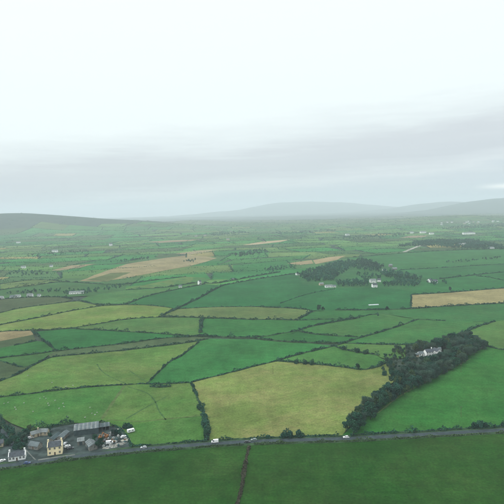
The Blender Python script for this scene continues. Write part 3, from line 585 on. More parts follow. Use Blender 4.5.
# ------------------------------------------------------------------ trees
def crown_points(n, lobes):
    """points in the shells of several lobes -> clumps with gaps"""
    out_ = []
    wts = np.array([l[3] ** 2 for l in lobes]); wts /= wts.sum()
    for (x, y, z, r, sq), k in zip(lobes, (wts * n).astype(int)):
        d = RNG.normal(size=(k, 3)); d /= np.linalg.norm(d, axis=1)[:, None]
        rr = r * RNG.uniform(.55, 1.0, k) ** .6; rr *= 1 + .22 * np.sin(d[:, 0] * 5 + x) * np.sin(d[:, 1] * 5 + y + d[:, 2] * 4)
        out_.append(np.array([x, y, z]) + d * rr[:, None] * np.array([1, 1, sq]))
    return np.concatenate(out_)
def trunk_mesh(name, h, r, lobes):
    m = MB(); top = h * .55
    m.tube((0, 0, -.4), (0, 0, top * .5), r, r * .75, 7); m.tube((0, 0, top * .5), (r * .4, 0, top), r * .75, r * .5, 7)
    for x, y, z, q, s in lobes[:7]: m.tube((0, 0, top * random.uniform(.45, .95)), (x * .8, y * .8, z), r * .42, r * .12, 5)
    return m.mesh(name, BARK)
def lobes_for(h, spread, n, low=.3):
    l = [(0, 0, h * .72, spread * .55, .9)]
    for i in range(n):
        a = 2.4 * i + random.uniform(-.4, .4); q = random.uniform(.35, .72) * spread
        l.append((math.cos(a) * q, math.sin(a) * q, h * random.uniform(low, .84), spread * random.uniform(.3, .5), random.uniform(.75, 1.05)))
    return l
def twig_cloud(lobes, n):
    c = crown_points(n, lobes); k = len(c); o = np.array([0, 0, lobes[0][2] * .55])
    d = c - o; d /= np.linalg.norm(d, axis=1)[:, None]; d += RNG.normal(size=d.shape) * .5; d /= np.linalg.norm(d, axis=1)[:, None]
    b = np.cross(d, RNG.normal(size=d.shape)); b /= np.linalg.norm(b, axis=1)[:, None] + 1e-9
    ln = RNG.uniform(.7, 1.7, k)[:, None]; w = RNG.uniform(.07, .2, k)[:, None]
    v = np.stack([c - d * ln * .5 - b * w * .5, c - d * ln * .5 + b * w * .5, c + d * ln * .5 + b * w * .2 , c + d * ln * .5 - b * w * .2], 1)
    return v.reshape(-1, 3), np.arange(4 * k).reshape(k, 4)
PROTO = {}
def make_proto(kind, i):
    if kind == 'evergreen':
        h = 11; l = lobes_for(h, 4.2, 9, .28); tm = trunk_mesh('trunk', h, .32, l); v, f = quads_cloud(crown_points(2300, l), .62); cm_ = mesh_np('crown', v, f, LEAF_DARK)
    elif kind == 'ivy':
        h = 11; l = lobes_for(h, 3.9, 9, .25); tm = trunk_mesh('trunk', h, .3, l); v, f = quads_cloud(crown_points(1900, l), .58); cm_ = mesh_np('crown', v, f, LEAF_OLIVE if i == 1 else LEAF)
    elif kind == 'conifer':
        h = 14; l = [(0, 0, h * z, 3.3 * (1.06 - z) + .35, .8) for z in np.linspace(.2, .98, 10)]; tm = trunk_mesh('trunk', h, .3, l)
        v, f = quads_cloud(crown_points(2300, l), .6); cm_ = mesh_np('crown', v, f, LEAF_DARK)
    elif kind == 'bare':
        h = 12; l = lobes_for(h, 4.6, 15, .22); tm = trunk_mesh('trunk', h, .3, l); v, f = twig_cloud(l, 4600); cm_ = mesh_np('crown', v, f, TWIG)
    elif kind == 'shrub':
        h = 4; l = [(random.uniform(-1.6, 1.6), random.uniform(-1.2, 1.2), random.uniform(.9, 2.6), random.uniform(.9, 1.5), .95) for _ in range(8)]
        tm = trunk_mesh('stem', h, .12, l); v, f = quads_cloud(crown_points(800, l), .5); cm_ = mesh_np('crown', v, f, LEAF_DARK if i % 2 else LEAF)
    return tm, cm_, h
for kind, n in (('evergreen', 3), ('ivy', 2), ('conifer', 2), ('bare', 4), ('shrub', 3)):
    PROTO[kind] = [make_proto(kind, i) for i in range(n)]
def tree(kind, p, height, label, group=None, name=None, cat=None):
    tm, cm_, h = random.choice(PROTO[kind]); nm = name or {'evergreen': 'evergreen_tree', 'ivy': 'ivy_clad_tree', 'conifer': 'conifer_tree', 'bare': 'bare_tree', 'shrub': 'shrub'}[kind]
    o = empty(nm, (p.x, p.y, H(p.x, p.y)), random.uniform(0, 6.28)); s = height / h; o.scale = (s * random.uniform(.88, 1.15),) * 2 + (s,)
    link(bpy.data.objects.new('stem' if kind == 'shrub' else 'trunk', tm), o); link(bpy.data.objects.new('crown', cm_), o)
    return tag(o, label, cat or ('shrub' if kind == 'shrub' else 'tree'), group)
def scatter(poly, sp, jit=.35, drop=0):
    P = [G(*q) for q in poly]; pl = [(p.x, p.y) for p in P]; xs, ys = zip(*pl); o = []; r = 0
    y = min(ys)
    while y < max(ys):
        x = min(xs) + (sp / 2 if r % 2 else 0)
        while x < max(xs):
            q = (x + random.uniform(-jit, jit) * sp, y + random.uniform(-jit, jit) * sp)
            if inpoly(*q, pl) and random.random() >= drop: o.append(Vector((q[0], q[1], H(*q))))
            x += sp
        y += sp * .87; r += 1
    return o
def where(p, poly, words, ref=(1, -.35)):
    u = PX(p.x, p.y, p.z)[0]; us = [q[0] for q in poly]; t = (u - min(us)) / (max(us) - min(us)); w = words[min(int(t * len(words)), len(words) - 1)]
    pl = [tuple(G(*q))[:2] for q in poly]; front = not inpoly(p.x + 9 * ref[0], p.y + 9 * ref[1], pl); back = not inpoly(p.x - 9 * ref[0], p.y - 9 * ref[1], pl)
    return w + (', right edge' if front else ', left edge' if back else ', inside')
def size(h, a, b): return 'short ' if h < a else 'tall ' if h > b else 'middling '
WOOD_LOW = [(342, 437.4), (353, 437), (364, 426), (380, 412.5), (398, 399.5), (413, 391), (404, 384), (390, 391), (374, 403), (358, 416), (345, 429)]
WOOD_MID = [(404, 384), (413, 391), (430, 383), (448, 372), (463, 364), (478, 355), (488, 348), (478, 345), (458, 352), (440, 362), (420, 371), (398, 379), (390, 386)]
WOOD_TOP = [(378, 372), (390, 382), (420, 371), (424, 359.5), (414, 357), (411, 350), (402, 347.5), (388, 353), (380, 362)]
WOOD_YARD = [(424, 361), (430, 358.5), (446, 355), (456, 352), (448, 360), (432, 366), (420, 371)]
WOOD_BACK = [(418, 353), (440, 350), (452, 352), (478, 345), (470, 340), (450, 342), (430, 346), (412, 349)]
KIND = {'evergreen': 'dark evergreen', 'conifer': 'pointed conifer', 'ivy': 'ivy-clad tree', 'bare': 'leafless tree', 'shrub': 'bushy shrub'}
for poly, sp, h0, h1, wts, place, words, grp in [
        (WOOD_LOW, 5.8, 5.5, 13, [5, .8, 3, 1.2], 'of the narrow tree belt, ', ['near the road', 'one third up', 'two thirds up', 'by the wider wood'], 'trees of the narrow belt'),
        (WOOD_MID, 7.2, 7.5, 14.5, [2, .4, 2.6, 4.5], 'in the wood below the farmhouse, ', ['towards the belt', 'left of middle', 'right of middle', 'towards the right end'], 'trees below the white farmhouse'),
        (WOOD_TOP, 7.2, 3.0, 6.5, [.2, 0, 1.6, 3], 'left of the farmhouse, ', ['farthest from it', 'midway', 'close to it'], 'thin trees left of the farmhouse'),
        (WOOD_YARD, 6.5, 5, 8, [1, 0, 1, 2], 'just below the farmhouse, ', ['to its left', 'straight below it', 'to its right'], 'trees just below the farmhouse'),
        (WOOD_BACK, 7.4, 7.5, 14, [2, .2, 1.4, 4], 'behind the farmhouse, ', ['towards the left end', 'left of middle', 'right of middle', 'towards the right end'], 'trees behind the white farmhouse')]:
    for p in scatter(poly, sp):
        k = random.choices(['evergreen', 'conifer', 'ivy', 'bare', 'shrub'], wts + [3 if poly is WOOD_TOP else 0])[0]; h = random.uniform(h0, h1) * (.7 if k == 'shrub' else 1)
        tree(k, p, h, size(h, h0 + (h1 - h0) * .33, h0 + (h1 - h0) * .67) + KIND[k] + ' ' + place + where(p, poly, words), grp)
ONE = [('shrub', (284, 437.2), 5.0, 'left of the two round bushes beside the road below the big yellow-green field'), ('shrub', (289, 437), 5.5, 'taller companion just right of the leftmost roadside bush'),
       ('shrub', (299.5, 436.8), 5.5, 'right-hand round bush beside the road below the big yellow-green field'), ('shrub', (474, 428), 4.5, 'left part of the wide bush beside the road on the right'),
       ('shrub', (480, 427.6), 5.5, 'tall middle of the wide bush beside the road on the right'), ('shrub', (486, 427.3), 4.0, 'right part of the wide bush beside the road on the right'),
       ('shrub', (504, 426.5), 4.5, 'roadside bush at the right edge of the picture'), ('shrub', (268, 437.9), 2.6, 'small low bush by the road, left of the two round bushes'),
       ('evergreen', (319, 311), 11, 'round dark tree at the right end of the grey-olive strip'), ('evergreen', (323, 310.6), 7, 'smaller dark tree beside the round tree at the end of the grey-olive strip'),
       ('shrub', (296, 363.5), 4.5, 'left bush on the hedge at the top right of the big yellow-green field'), ('shrub', (305, 364), 5, 'middle bush on the hedge at the top right of the big yellow-green field'),
       ('shrub', (312, 364.6), 5.5, 'right bush on the hedge at the top right of the big yellow-green field'), ('evergreen', (358, 369.7), 7, 'dark tree standing at the low bend of the hedge above the big yellow-green field'),
       ('shrub', (344, 350), 5, 'left of the larger bushes in the gappy row by the near wood'), ('shrub', (357, 352.4), 5.5, 'middle of the larger bushes in the gappy row by the near wood'), ('shrub', (366, 353.8), 5, 'right of the larger bushes in the gappy row by the near wood'),
       ('evergreen', (387, 310), 7, 'dark tree on the hedge left of the tan field on the right'), ('evergreen', (434, 285), 9, 'dark tree just below the white house at the right end of the far wood'), ('bare', (450, 290.5), 8, 'lone leafless tree above the tan field on the right'),
       ('evergreen', (205, 428), 5, 'dark tree in the tall hedge left of the big yellow-green field'), ('shrub', (201, 409), 5, 'bush bulging from the hedge left of the big yellow-green field'), ('evergreen', (206, 437), 6, 'dark tree at the road end of the hedge left of the big yellow-green field'),
       ('shrub', (115, 435), 4.5, 'dark bush in the middle of the scrapyard'), ('shrub', (119, 434.6), 3.8, 'smaller dark bush beside the one in the middle of the scrapyard'), ('shrub', (126, 428), 4.5, 'left dark bush at the back right corner of the scrapyard'),
       ('shrub', (130, 429.3), 4, 'right dark bush at the back right corner of the scrapyard'), ('evergreen', (97, 449), 6, 'dark tree at the road end of the scrapyard, right of the small shed'), ('evergreen', (101, 446), 6.5, 'dark tree behind the one at the road end of the scrapyard'),
       ('evergreen', (95, 441), 5.5, 'dark tree tucked against the right side of the small grey shed')]
for k, uv, h, lab in ONE: tree(k, G(*uv), h, lab)
VT = scatter([(4, 447), (10, 441), (20, 433), (34, 431), (40, 433.5), (28, 438.5), (20, 446), (14, 452)], 6.0) + scatter([(22, 451), (27, 444), (24, 440), (19, 446)], 5)
for p in VT: 
    k = random.choices(['evergreen', 'bare', 'shrub', 'ivy'], [2, 2, 3, 2])[0]
    tree(k, p, random.uniform(4, 7) if k != 'shrub' else random.uniform(2.5, 4.5), {'evergreen': 'dark evergreen in the gardens between the lane and the sheep field', 'bare': 'leafless tree in the gardens between the lane and the sheep field', 'shrub': 'garden shrub between the lane and the sheep field', 'ivy': 'dull green tree in the gardens between the lane and the sheep field'}[k], 'garden trees by the lane')
for p in scatter([(45, 431), (52, 429), (54, 434), (50, 439), (44, 437)], 5.5): tree('shrub', p, random.uniform(2.5, 4.5), 'garden shrub behind the yellow house', 'garden shrubs behind the yellow house')
for p in scatter([(-30, 446), (-30, 424), (-6, 428), (0, 436), (2, 440), (-6, 441)], 9): tree(random.choice(['evergreen', 'bare', 'ivy']), p, random.uniform(5, 8), 'tree left of the lane at the left edge of the picture', 'trees left of the lane')

for uv in (WOOD_BACK,):
    o = drape(uv, 'woodland_floor', FIELD, .12); tag(o, kind='structure'); o.color = (.022, .038, .022, 1); o['dry'] = .1; o['drill'] = 0.0
def mass(name, label, areas, cat='wood', dense=True):
    cs = []
    for poly, sp, h0, h1 in areas:
        for p in scatter(poly, sp * (1 if dense else .55), .6 if dense else .9, .22 if dense else .55):
            h = (1 if dense else .75) * random.uniform(h0, h1); d = p.length; s = .7 + d * .0005; n = int(42 * (h / 9) ** 2 * (1.4 / s) ** 1.2) + 14; k = random.randint(2, 4)
            l = [(random.uniform(-.22, .22) * h, random.uniform(-.22, .22) * h, h * random.uniform(.4, .8), h * random.uniform(.22, .34), 1) for _ in range(k)]
            c = crown_points(n + 4, l); b = c[: len(c) // 6].copy(); b[:, 2] = RNG.uniform(0, h * .4, len(b)); b[:, :2] *= .4
            c = np.concatenate([c, b]) + np.array([p.x, p.y, p.z]); cs.append(np.column_stack([c, np.full(len(c), s * 1.2)]))
    for _ in range(0 if dense else 2000):
        u = random.uniform(-20, 524); v_ = 224 + (upper(u) - 227) * random.random() ** 1.3
        if any(inpoly(u, v_, q) for q in BLANK): continue
        p = G(round(u, 1), round(v_, 1)); d = p.length; k = random.randint(4, 10); w = random.uniform(2, 9) * (1 + d / 5000)
        c = np.column_stack([p.x + RNG.normal(size=k) * w, p.y + RNG.normal(size=k) * w * .5, np.full(k, p.z) + RNG.uniform(.2, 2.8, k)])
        cs.append(np.column_stack([c, np.full(k, 1.1 + d * .0006)]))
    a = np.concatenate(cs); v, f = quads_cloud(a[:, :3], a[:, 3])
    tag(link(bpy.data.objects.new(name, mesh_np(name, v, f, FAR_LEAF))), label, cat, kind='stuff')
mass('far_wood', 'dark wood spread around the white houses right of centre', [
    ([(298, 275), (312, 270), (330, 264.5), (345, 262), (352, 268), (342, 274), (334, 279), (334, 281), (316, 281.5), (306, 282)], 9.5, 3.5, 11),
    ([(345, 262), (360, 260), (378, 263.5), (384, 267), (378, 271), (368, 272), (352, 268)], 10, 3.5, 11), ([(378, 271.5), (400, 273), (425, 280), (412, 283), (392, 279), (382, 276)], 10, 5, 11),
    ([(337, 283), (352, 280.5), (368, 281), (368, 286.6), (337, 286.8)], 9, 3.5, 10.5), ([(380, 283.5), (400, 281), (420, 283.5), (416, 286.5), (385, 286.8)], 9, 3.5, 10.5), ([(352, 275), (365, 273.5), (385, 277.5), (384, 279.5), (365, 279)], 12, 3, 9),
    ([(425, 282), (445, 281.5), (450, 284), (430, 286)], 12, 5, 9)])
mass('far_scrub', 'scattered far copses and bushes fading into the haze', [
    ([(395, 247), (430, 240), (470, 240), (504, 246), (520, 250), (470, 249), (430, 246)], 15, 6, 12), ([(425, 229), (504, 223), (530, 222), (530, 226), (470, 229)], 55, 8, 14),
    ([(225, 255), (262, 249), (270, 252), (240, 257)], 19, 5, 10), ([(180, 262), (196, 259), (194, 262.5)], 16, 5, 8), ([(56, 294.5), (66, 291), (69, 289.5), (90, 289), (126, 285), (126, 287), (90, 294)], 15, 4, 9),
    ([(0, 294.5), (25, 291.5), (60, 289), (60, 292), (20, 294.5)], 16, 4, 8), ([(0, 273), (30, 270), (50, 274), (20, 277)], 24, 5, 9), ([(260, 268), (290, 266), (296, 269), (270, 272)], 20, 5, 9),
    ([(110, 262.5), (140, 258), (160, 257), (126, 262)], 22, 5, 10), ([(205, 234), (240, 231), (250, 233), (215, 236)], 45, 6, 12), ([(330, 238), (400, 233), (420, 234), (350, 240)], 45, 6, 12),
    ([(270, 233), (330, 229), (335, 231), (280, 235)], 60, 6, 12), ([(20, 256), (80, 250), (90, 252), (40, 258)], 40, 5, 10), ([(440, 262), (500, 257), (500, 258.5), (450, 263.5)], 20, 4, 8)], 'copses', False)

# ------------------------------------------------------------------ buildings
def heading(a, b): d = G(*b) - G(*a); return math.atan2(d.y, d.x)
RA = heading((30, 462.6), (90, 454.7))
def house(p, rz, w, d, h, rise, wallm, roofm, label, chim=(), cols=3, rows=1, door=True, chimm=None, cat='house', name='house', group=None, parapet=False, hip=False, rear=False):
    """front faces local -Y; origin at the middle of the front wall's foot"""
    o = empty(name, (p.x, p.y, H(p.x, p.y)), rz); tag(o, label, cat, group)
    m = MB(); m.prism([(0, -.6), (d, -.6), (d, h), (d / 2, h + rise - .06), (0, h)], -w / 2, w / 2)
    m.v = [(-y, x, z) for x, y, z in m.v]; m.f = [tuple(q) for q in m.f]; m.build('wall', wallm, o)
    e_, t = .3, .18; r = MB(); k = rise / (d / 2); g = -.02 if parapet else .25
    for s in (0, 1):
        y0, y1 = (-e_, d / 2) if s == 0 else (d + e_, d / 2); z0, z1 = h - e_ * k, h + rise
        a = [(-w / 2 - g, y0, z0 + .05), (w / 2 + g, y0, z0 + .05), (w / 2 + g, y1, z1 + .05), (-w / 2 - g, y1, z1 + .05)]
        b = [(x, y, z + t) for x, y, z in a]; fs = [(0, 3, 2, 1), (4, 5, 6, 7), (0, 1, 5, 4), (1, 2, 6, 5), (2, 3, 7, 6), (3, 0, 4, 7)]
        r.add(a + b, fs)
    ro = r.build('roof', roofm, o)
    if parapet:
        for s in (-1, 1):
            q = MB(); q.prism([(-.12, h - .3), (d + .12, h - .3), (d + .12, h + .2), (d / 2, h + rise + .42), (-.12, h + .2)], s * (w / 2 - .12) - .22, s * (w / 2 - .12) + .22)
            q.v = [(-y, x, z) for x, y, z in q.v]; q.build('gable_coping', wallm, o)
    for cx in chim:
        q = MB(); q.box(cx - .45, cx + .45, d / 2 - .4, d / 2 + .4, h + rise - .7, h + rise + 1.5); q.box(cx - .53, cx + .53, d / 2 - .48, d / 2 + .48, h + rise + 1.5, h + rise + 1.65)
        c = q.build('chimney', chimm or wallm, ro)
        q = MB()
        for dx in (-.2, .2): q.tube((cx + dx, d / 2, h + rise + 1.6), (cx + dx, d / 2, h + rise + 2.0), .11, .09, 6)
    fh = h / max(rows, 1)
    for rr in range(rows):
        for c in range(cols):
            x = (c + .5) / cols * w - w / 2
            if door and rr == 0 and c == cols // 2:
                q = MB(); q.box(x - .5, x + .5, -.05, .02, 0, 2.05); dd = q.build('door', WOODP, o); q = MB(); q.box(x + .33, x + .42, -.1, -.05, 1.0, 1.1); q.build('handle', STEEL, dd); continue
            z = rr * fh + fh * .36; ww, wh = (1.15, min(1.35, fh * .5))
            q = MB(); q.box(x - ww / 2, x + ww / 2, -.03, .03, z, z + wh); wi = q.build('window', GLASS, o)
            q = MB(); q.box(x - ww / 2 - .06, x + ww / 2 + .06, -.1, -.03, z - .12, z - .01); q.build('sill', wallm, wi)
            q = MB(); q.box(x - .035, x + .035, -.05, -.031, z, z + wh); q.box(x - ww / 2, x + ww / 2, -.052, -.032, z + wh * .48, z + wh * .53); q.build('glazing_bar', WHITE, wi)
    if rear:
        q = MB(); q.box(-w * .1, w * .42, d + .01, d + 3.4, -.5, h - .3); q.build('rear_wing', wallm, o); q = MB(); q.box(-w * .1 - .15, w * .42 + .15, d + .02, d + 3.6, h - .29, h - .08); q.build('wing_roof', PAINT_W, o)
    return o
# yellow house and white bungalow on the road
house(G(55, 454.9), RA + .02, 9.6, 6.6, 5.9, 2.5, CREAM, SLATE, 'yellow two-storey house with slate roof standing by the road', chim=(4.3, -4.3), cols=3, rows=2, door=True, rear=True, parapet=True)
house(G(17, 460.6), RA + .05, 10.6, 5.6, 3.1, 2.2, WHITE, SLATE, 'low white bungalow with dark roof at the road junction on the left', chim=(4.7, -4.7), cols=5, rows=1, parapet=True)
house(G(33, 449.5), RA - .55, 8.0, 5.2, 2.6, 2.0, STONE, GREYROOF, 'small dark stone cottage between the white bungalow and the yellow house', cols=3, rows=1)
house(G(36, 437.2), RA + .45, 6.5, 4.2, 2.7, 1.7, BEIGE, GREYROOF2, 'left wing of the beige cottage in the trees behind the yellow house', cols=2, rows=1, chim=(2.4,))
house(G(43, 435.6), RA - .25, 6.5, 4.2, 2.8, 1.7, BEIGE, GREYROOF2, 'right wing of the beige cottage in the trees behind the yellow house', cols=2, rows=1, door=False)
house(G(-2, 447.5), RA + .1, 7, 5, 2.7, 1.9, BEIGE, SLATE, 'beige-walled house at the left edge beside the lane', cols=2, rows=1, door=False)
house(G(57.5, 440), RA + 1.15, 10.5, 4.2, 2.4, 1.2, STONE, GREENSHED, 'long dark outbuilding behind the yellow house', cols=3, rows=1, cat='shed', name='outbuilding')
house(G(66, 438), RA + 1.2, 11, 4.5, 2.5, 1.3, STONE, GREYROOF, 'grey outbuilding between the yellow house and the big barn', cols=3, rows=1, cat='shed', name='outbuilding')
def barn(p, rz, w, d, h, rise, label, n, roofA, roofB, wallm, name='barn', open_front=True, curved=False):
    o = empty(name, (p.x, p.y, H(p.x, p.y)), rz); tag(o, label, 'barn')
    q = MB(); q.box(-w / 2, w / 2, d - .15, d, -.5, h); q.build('rear_wall', wallm, o)
    for s in (-1, 1):
        q = MB(); q.prism([(0, -.5), (d - .16, -.5), (d - .16, h), (d / 2, h + rise - .12), (0, h)], s * w / 2 - .08, s * w / 2 + .08); q.v = [(-y, x, z) for x, y, z in q.v]; q.build('end_wall', wallm, o)
    for i in range(n + 1 if open_front else 0):
        x = -w / 2 + .3 + (w - .6) * i / n
        if i % 2 == 0: q = MB(); q.box(x - .1, x + .1, .02, .22, -.5, h); q.build('post', STEEL, o)
    if not open_front:
        q = MB(); q.box(-w / 2 + .09, w / 2 - .09, 0, .12, -.5, h - .02); f = q.build('front_wall', wallm, o)
        q = MB(); q.box(-w * .22, w * .22, -.08, -.005, 0, h * .85); q.build('sliding_door', GREENSHED, o)
    seg = 8 if curved else 2
    for i in range(n):
        x0 = -w / 2 - .3 + (w + .6) * i / n; x1 = -w / 2 - .3 + (w + .6) * (i + 1) / n - .06; q = MB(); pr = []
        for k in range(seg + 1):
            t = k / seg; y = -.4 + (d + .8) * t; z = h + rise * (math.sin(math.pi * t) if curved else 1 - abs(2 * t - 1)); pr.append((y, z))
        for (ya, za), (yb, zb) in zip(pr[:-1], pr[1:]):
            zo = .05 * (i % 2); xm = (x0 + x1) / 2
            a = [(x0, ya, za + zo), (xm, ya, za + zo + .14), (x1, ya, za + zo), (x1, yb, zb + zo), (xm, yb, zb + zo + .14), (x0, yb, zb + zo)]; b = [(x, y, z - .08) for x, y, z in a]
            q.add(a + b, [(0, 1, 4, 5), (1, 2, 3, 4), (7, 6, 11, 10), (8, 7, 10, 9), (0, 6, 7, 1), (1, 7, 8, 2), (3, 9, 10, 4), (4, 10, 11, 5), (0, 5, 11, 6), (2, 8, 9, 3)])
        q.build('roof_panel', roofA if i % 2 else roofB, o)
    return o
barn(G(86.5, 434.6), RA + .02, 17.5, 12.5, 4.2, 1.6, 'big grey barn with ribbed curved roof', 12, GREYROOF, GREYROOF2, GREENSHED, curved=True, open_front=False)
barn(G(81, 445.3), RA + .05, 4.6, 6.5, 3.0, .9, 'small pale-roofed shed in front of the big barn, on the left', 4, GREYROOF2, GREYROOF2, STONE, open_front=False)
barn(G(87.5, 448.6), RA - 1.25, 10.0, 5.6, 3.0, 1.5, 'gabled grey shed in front of the big barn, nearest the road', 8, GREYROOF, GREYROOF2, STONE, open_front=False)
barn(G(104, 430.5), RA + .05, 8.4, 7.5, 3.0, 1.1, 'low dark grey shed right of the big barn', 6, GREYROOF, GREENSHED, GREENSHED)
# white farmhouse group in the near wood
house(G(430, 356.2), .25, 8.5, 6, 4.8, 2.4, WHITE, SLATE, 'large white farmhouse in the near wood on the right', chim=(3.8,), cols=3, rows=2)
house(G(434.8, 354.6), -1.1, 7.5, 5.5, 4.4, 2.4, WHITE, SLATE, 'white gabled wing beside the large farmhouse in the near wood', cols=2, rows=2, door=False)
house(G(421.5, 356.2), .2, 5.5, 4.4, 3.0, 1.7, WHITE, GREYROOF, 'small white outhouse left of the large farmhouse in the near wood', cols=2, rows=1)
house(G(417.5, 356.8), .1, 3.2, 3.4, 2.5, 1.1, BEIGE, GREYROOF, 'tiny pale shed at the far left of the farmhouse group in the near wood', cols=1, rows=1, door=False, cat='shed', name='shed')
house(G(438.5, 360.5), .1, 3.4, 3.4, 2.4, 1.1, WHITE, GREYROOF2, 'small white shed below the large farmhouse in the near wood', cols=1, rows=1, door=False, cat='shed', name='shed')
house(G(440, 351.4), .1, 3.2, 3.4, 3.0, 1.2, WHITE, GREYROOF, 'small white shed behind the large farmhouse in the near wood', cols=1, rows=1, door=False, cat='shed', name='shed')
FARB = [  # spot, w, d, h, rise, wall, roof, angle, label
    ((76.5, 294), 30, 9, 3.6, 2.2, WHITE, GREYROOF2, .2, 'long white farm shed on the left among dark bushes'), ((29.5, 297.2), 11, 8, 4, 3, WHITE, GREYROOF2, .1, 'white house in the row at the left, nearest the dull brown-green field'),
    ((12, 298.4), 9, 8, 3.5, 2.4, WHITE, GREYROOF, .2, 'white shed in the row at the left edge, left of the joined long one'), ((17, 297.6), 11, 8, 3.2, 2.4, WHITE, GREYROOF2, .1, 'long white shed joined to its neighbour in the row at the left edge'),
    ((0, 299.6), 9, 8, 4, 2.6, WHITE, GREYROOF2, 0, 'white house cut by the left edge of the picture'), ((38.5, 296.6), 6, 6, 3, 2, WHITE, GREYROOF, 0, 'small pale house at the right end of the row at the left edge'),
    ((180.3, 287.6), 7.5, 6, 3.2, 2, WHITE, GREYROOF, .1, 'low white cottage on the hedge left of centre'), ((200.5, 284.4), 6.5, 6, 6.5, 3, WHITE, SLATE, .9, 'taller white cottage with gable at the hedge corner left of centre'),
    ((233, 280.4), 7, 5, 3, 2, BEIGE, GREYROOF, .2, 'pale cottage hidden in the scrubby hedge left of the far wood'),
    ((298, 275.2), 8, 7, 4, 2.6, WHITE, GREYROOF, .3, 'small white house at the left tip of the far wood'), ((322, 285.4), 9, 7, 3.4, 2.4, BEIGE, GREYROOF2, .3, 'beige house at the lower left edge of the far wood'),
    ((329, 287.6), 15, 7, 3.4, 2.2, WHITE, GREYROOF2, .1, 'long white house at the lower left edge of the far wood'), ((334.5, 287.4), 7, 6, 3, 2, WHITE, GREYROOF, 0, 'white outbuilding right of the long white house at the edge of the far wood'),
    ((375.3, 287.4), 10, 8, 5, 3, WHITE, SLATE, .2, 'white house standing lowest at the front of the far wood'), ((373.5, 282.8), 13, 9, 5, 3.2, WHITE, GREYROOF2, .1, 'broad white house behind the one at the front of the far wood'), ((379, 282), 8, 7, 4.5, 3, WHITE, SLATE, -.3, 'white gabled house right of the broad one in the far wood'),
    ((431.5, 282.3), 10, 8, 4.5, 3.4, WHITE, SLATE, .7, 'white gabled house with dark tree at the right end of the far wood'), ((435, 283.2), 9, 7, 4.5, 3, WHITE, SLATE, -.5, 'white wing of the gabled house at the right end of the far wood'),
    ((385, 271.4), 10, 8, 4, 2.5, WHITE, GREYROOF, .1, 'pale house at the upper edge of the far wood'), ((395, 270), 12, 8, 4, 2.5, STONE, GREYROOF2, .1, 'grey farm building at the upper edge of the far wood'), ((391, 267), 9, 8, 5, 3, STONE, GREYROOF2, .1, 'grey house behind the farm building at the upper edge of the far wood'),
    ((54.5, 252.3), 24, 14, 7, 4, WHITE, GREYROOF2, .1, 'large white farm building alone in the hazy fields at the left'), ((23, 268.3), 13, 9, 4, 3, WHITE, GREYROOF2, .1, 'white house below the large white farm building at the left'), ((51, 267), 9, 8, 4, 3, WHITE, GREYROOF, .1, 'small pale house by the left end of the thin tan field'),
    ((111, 245.8), 16, 12, 10, 5, WHITE, SLATE, .4, 'small white house in the hazy distance left of centre'), ((18, 243.2), 22, 12, 6, 4, WHITE, GREYROOF2, .1, 'faint white building high in the haze at the left'), ((348, 235.8), 22, 14, 8, 5, WHITE, GREYROOF2, .3, 'white building in the hazy fields above the tan fields'),
    ((412, 233.4), 24, 14, 7, 4, WHITE, GREYROOF2, .1, 'left of the three white buildings in the right distance'), ((423.5, 233.2), 36, 15, 8, 5, WHITE, GREYROOF2, .1, 'middle and longest of the three white buildings in the right distance'), ((432, 234.4), 26, 14, 7, 4, WHITE, GREYROOF2, .1, 'right of the three white buildings in the right distance'),
    ((469.5, 234.3), 68, 20, 8, 4, WHITE, GREYROOF2, .05, 'very long white shed in the right distance'), ((461, 245.2), 15, 11, 5, 3, WHITE, GREYROOF, .1, 'left of two white houses in the wooded strip at far right'), ((465, 245.2), 13, 10, 6, 3, WHITE, GREYROOF2, .2, 'right of two white houses in the wooded strip at far right'),
    ((492, 249.2), 18, 12, 5, 3, WHITE, GREYROOF2, .1, 'white house at the lower edge of the wooded strip near the right edge'),
]
for uv, w, d, h, rs, wm_, rm_, a, lab in FARB: house(G(*uv), a, w, d, h, rs, wm_, rm_, lab, cols=3 if w < 30 else 6, rows=1 if h < 5.5 else 2, name='farm_shed' if 'shed' in lab else 'house', cat='shed' if 'shed' in lab else 'house')
for i in range(22):
    u = random.uniform(428, 512); v = 224.5 - (u - 428) * .035 + random.uniform(-1.4, 1.8)
    house(G(u, v), random.uniform(-.4, .4), random.uniform(12, 20), 10, 6, 4, random.choice([WHITE, WHITE, BEIGE]), random.choice([SLATE, GREYROOF, GREYROOF2]), 'tiny house of the hazy village near the horizon at the right', cols=2, rows=1, door=False, group='houses of the far village', name='village_house')
for i, (u, v) in enumerate([(196, 237), (205, 236.2), (231, 232), (228, 240)]):
    house(G(u, v), .1, 18, 10, 5, 4, BEIGE, GREYROOF2, 'pale speck of a house in the haze above the brown fields', cols=2, rows=1, door=False, group='specks of houses above the brown fields', name='house')

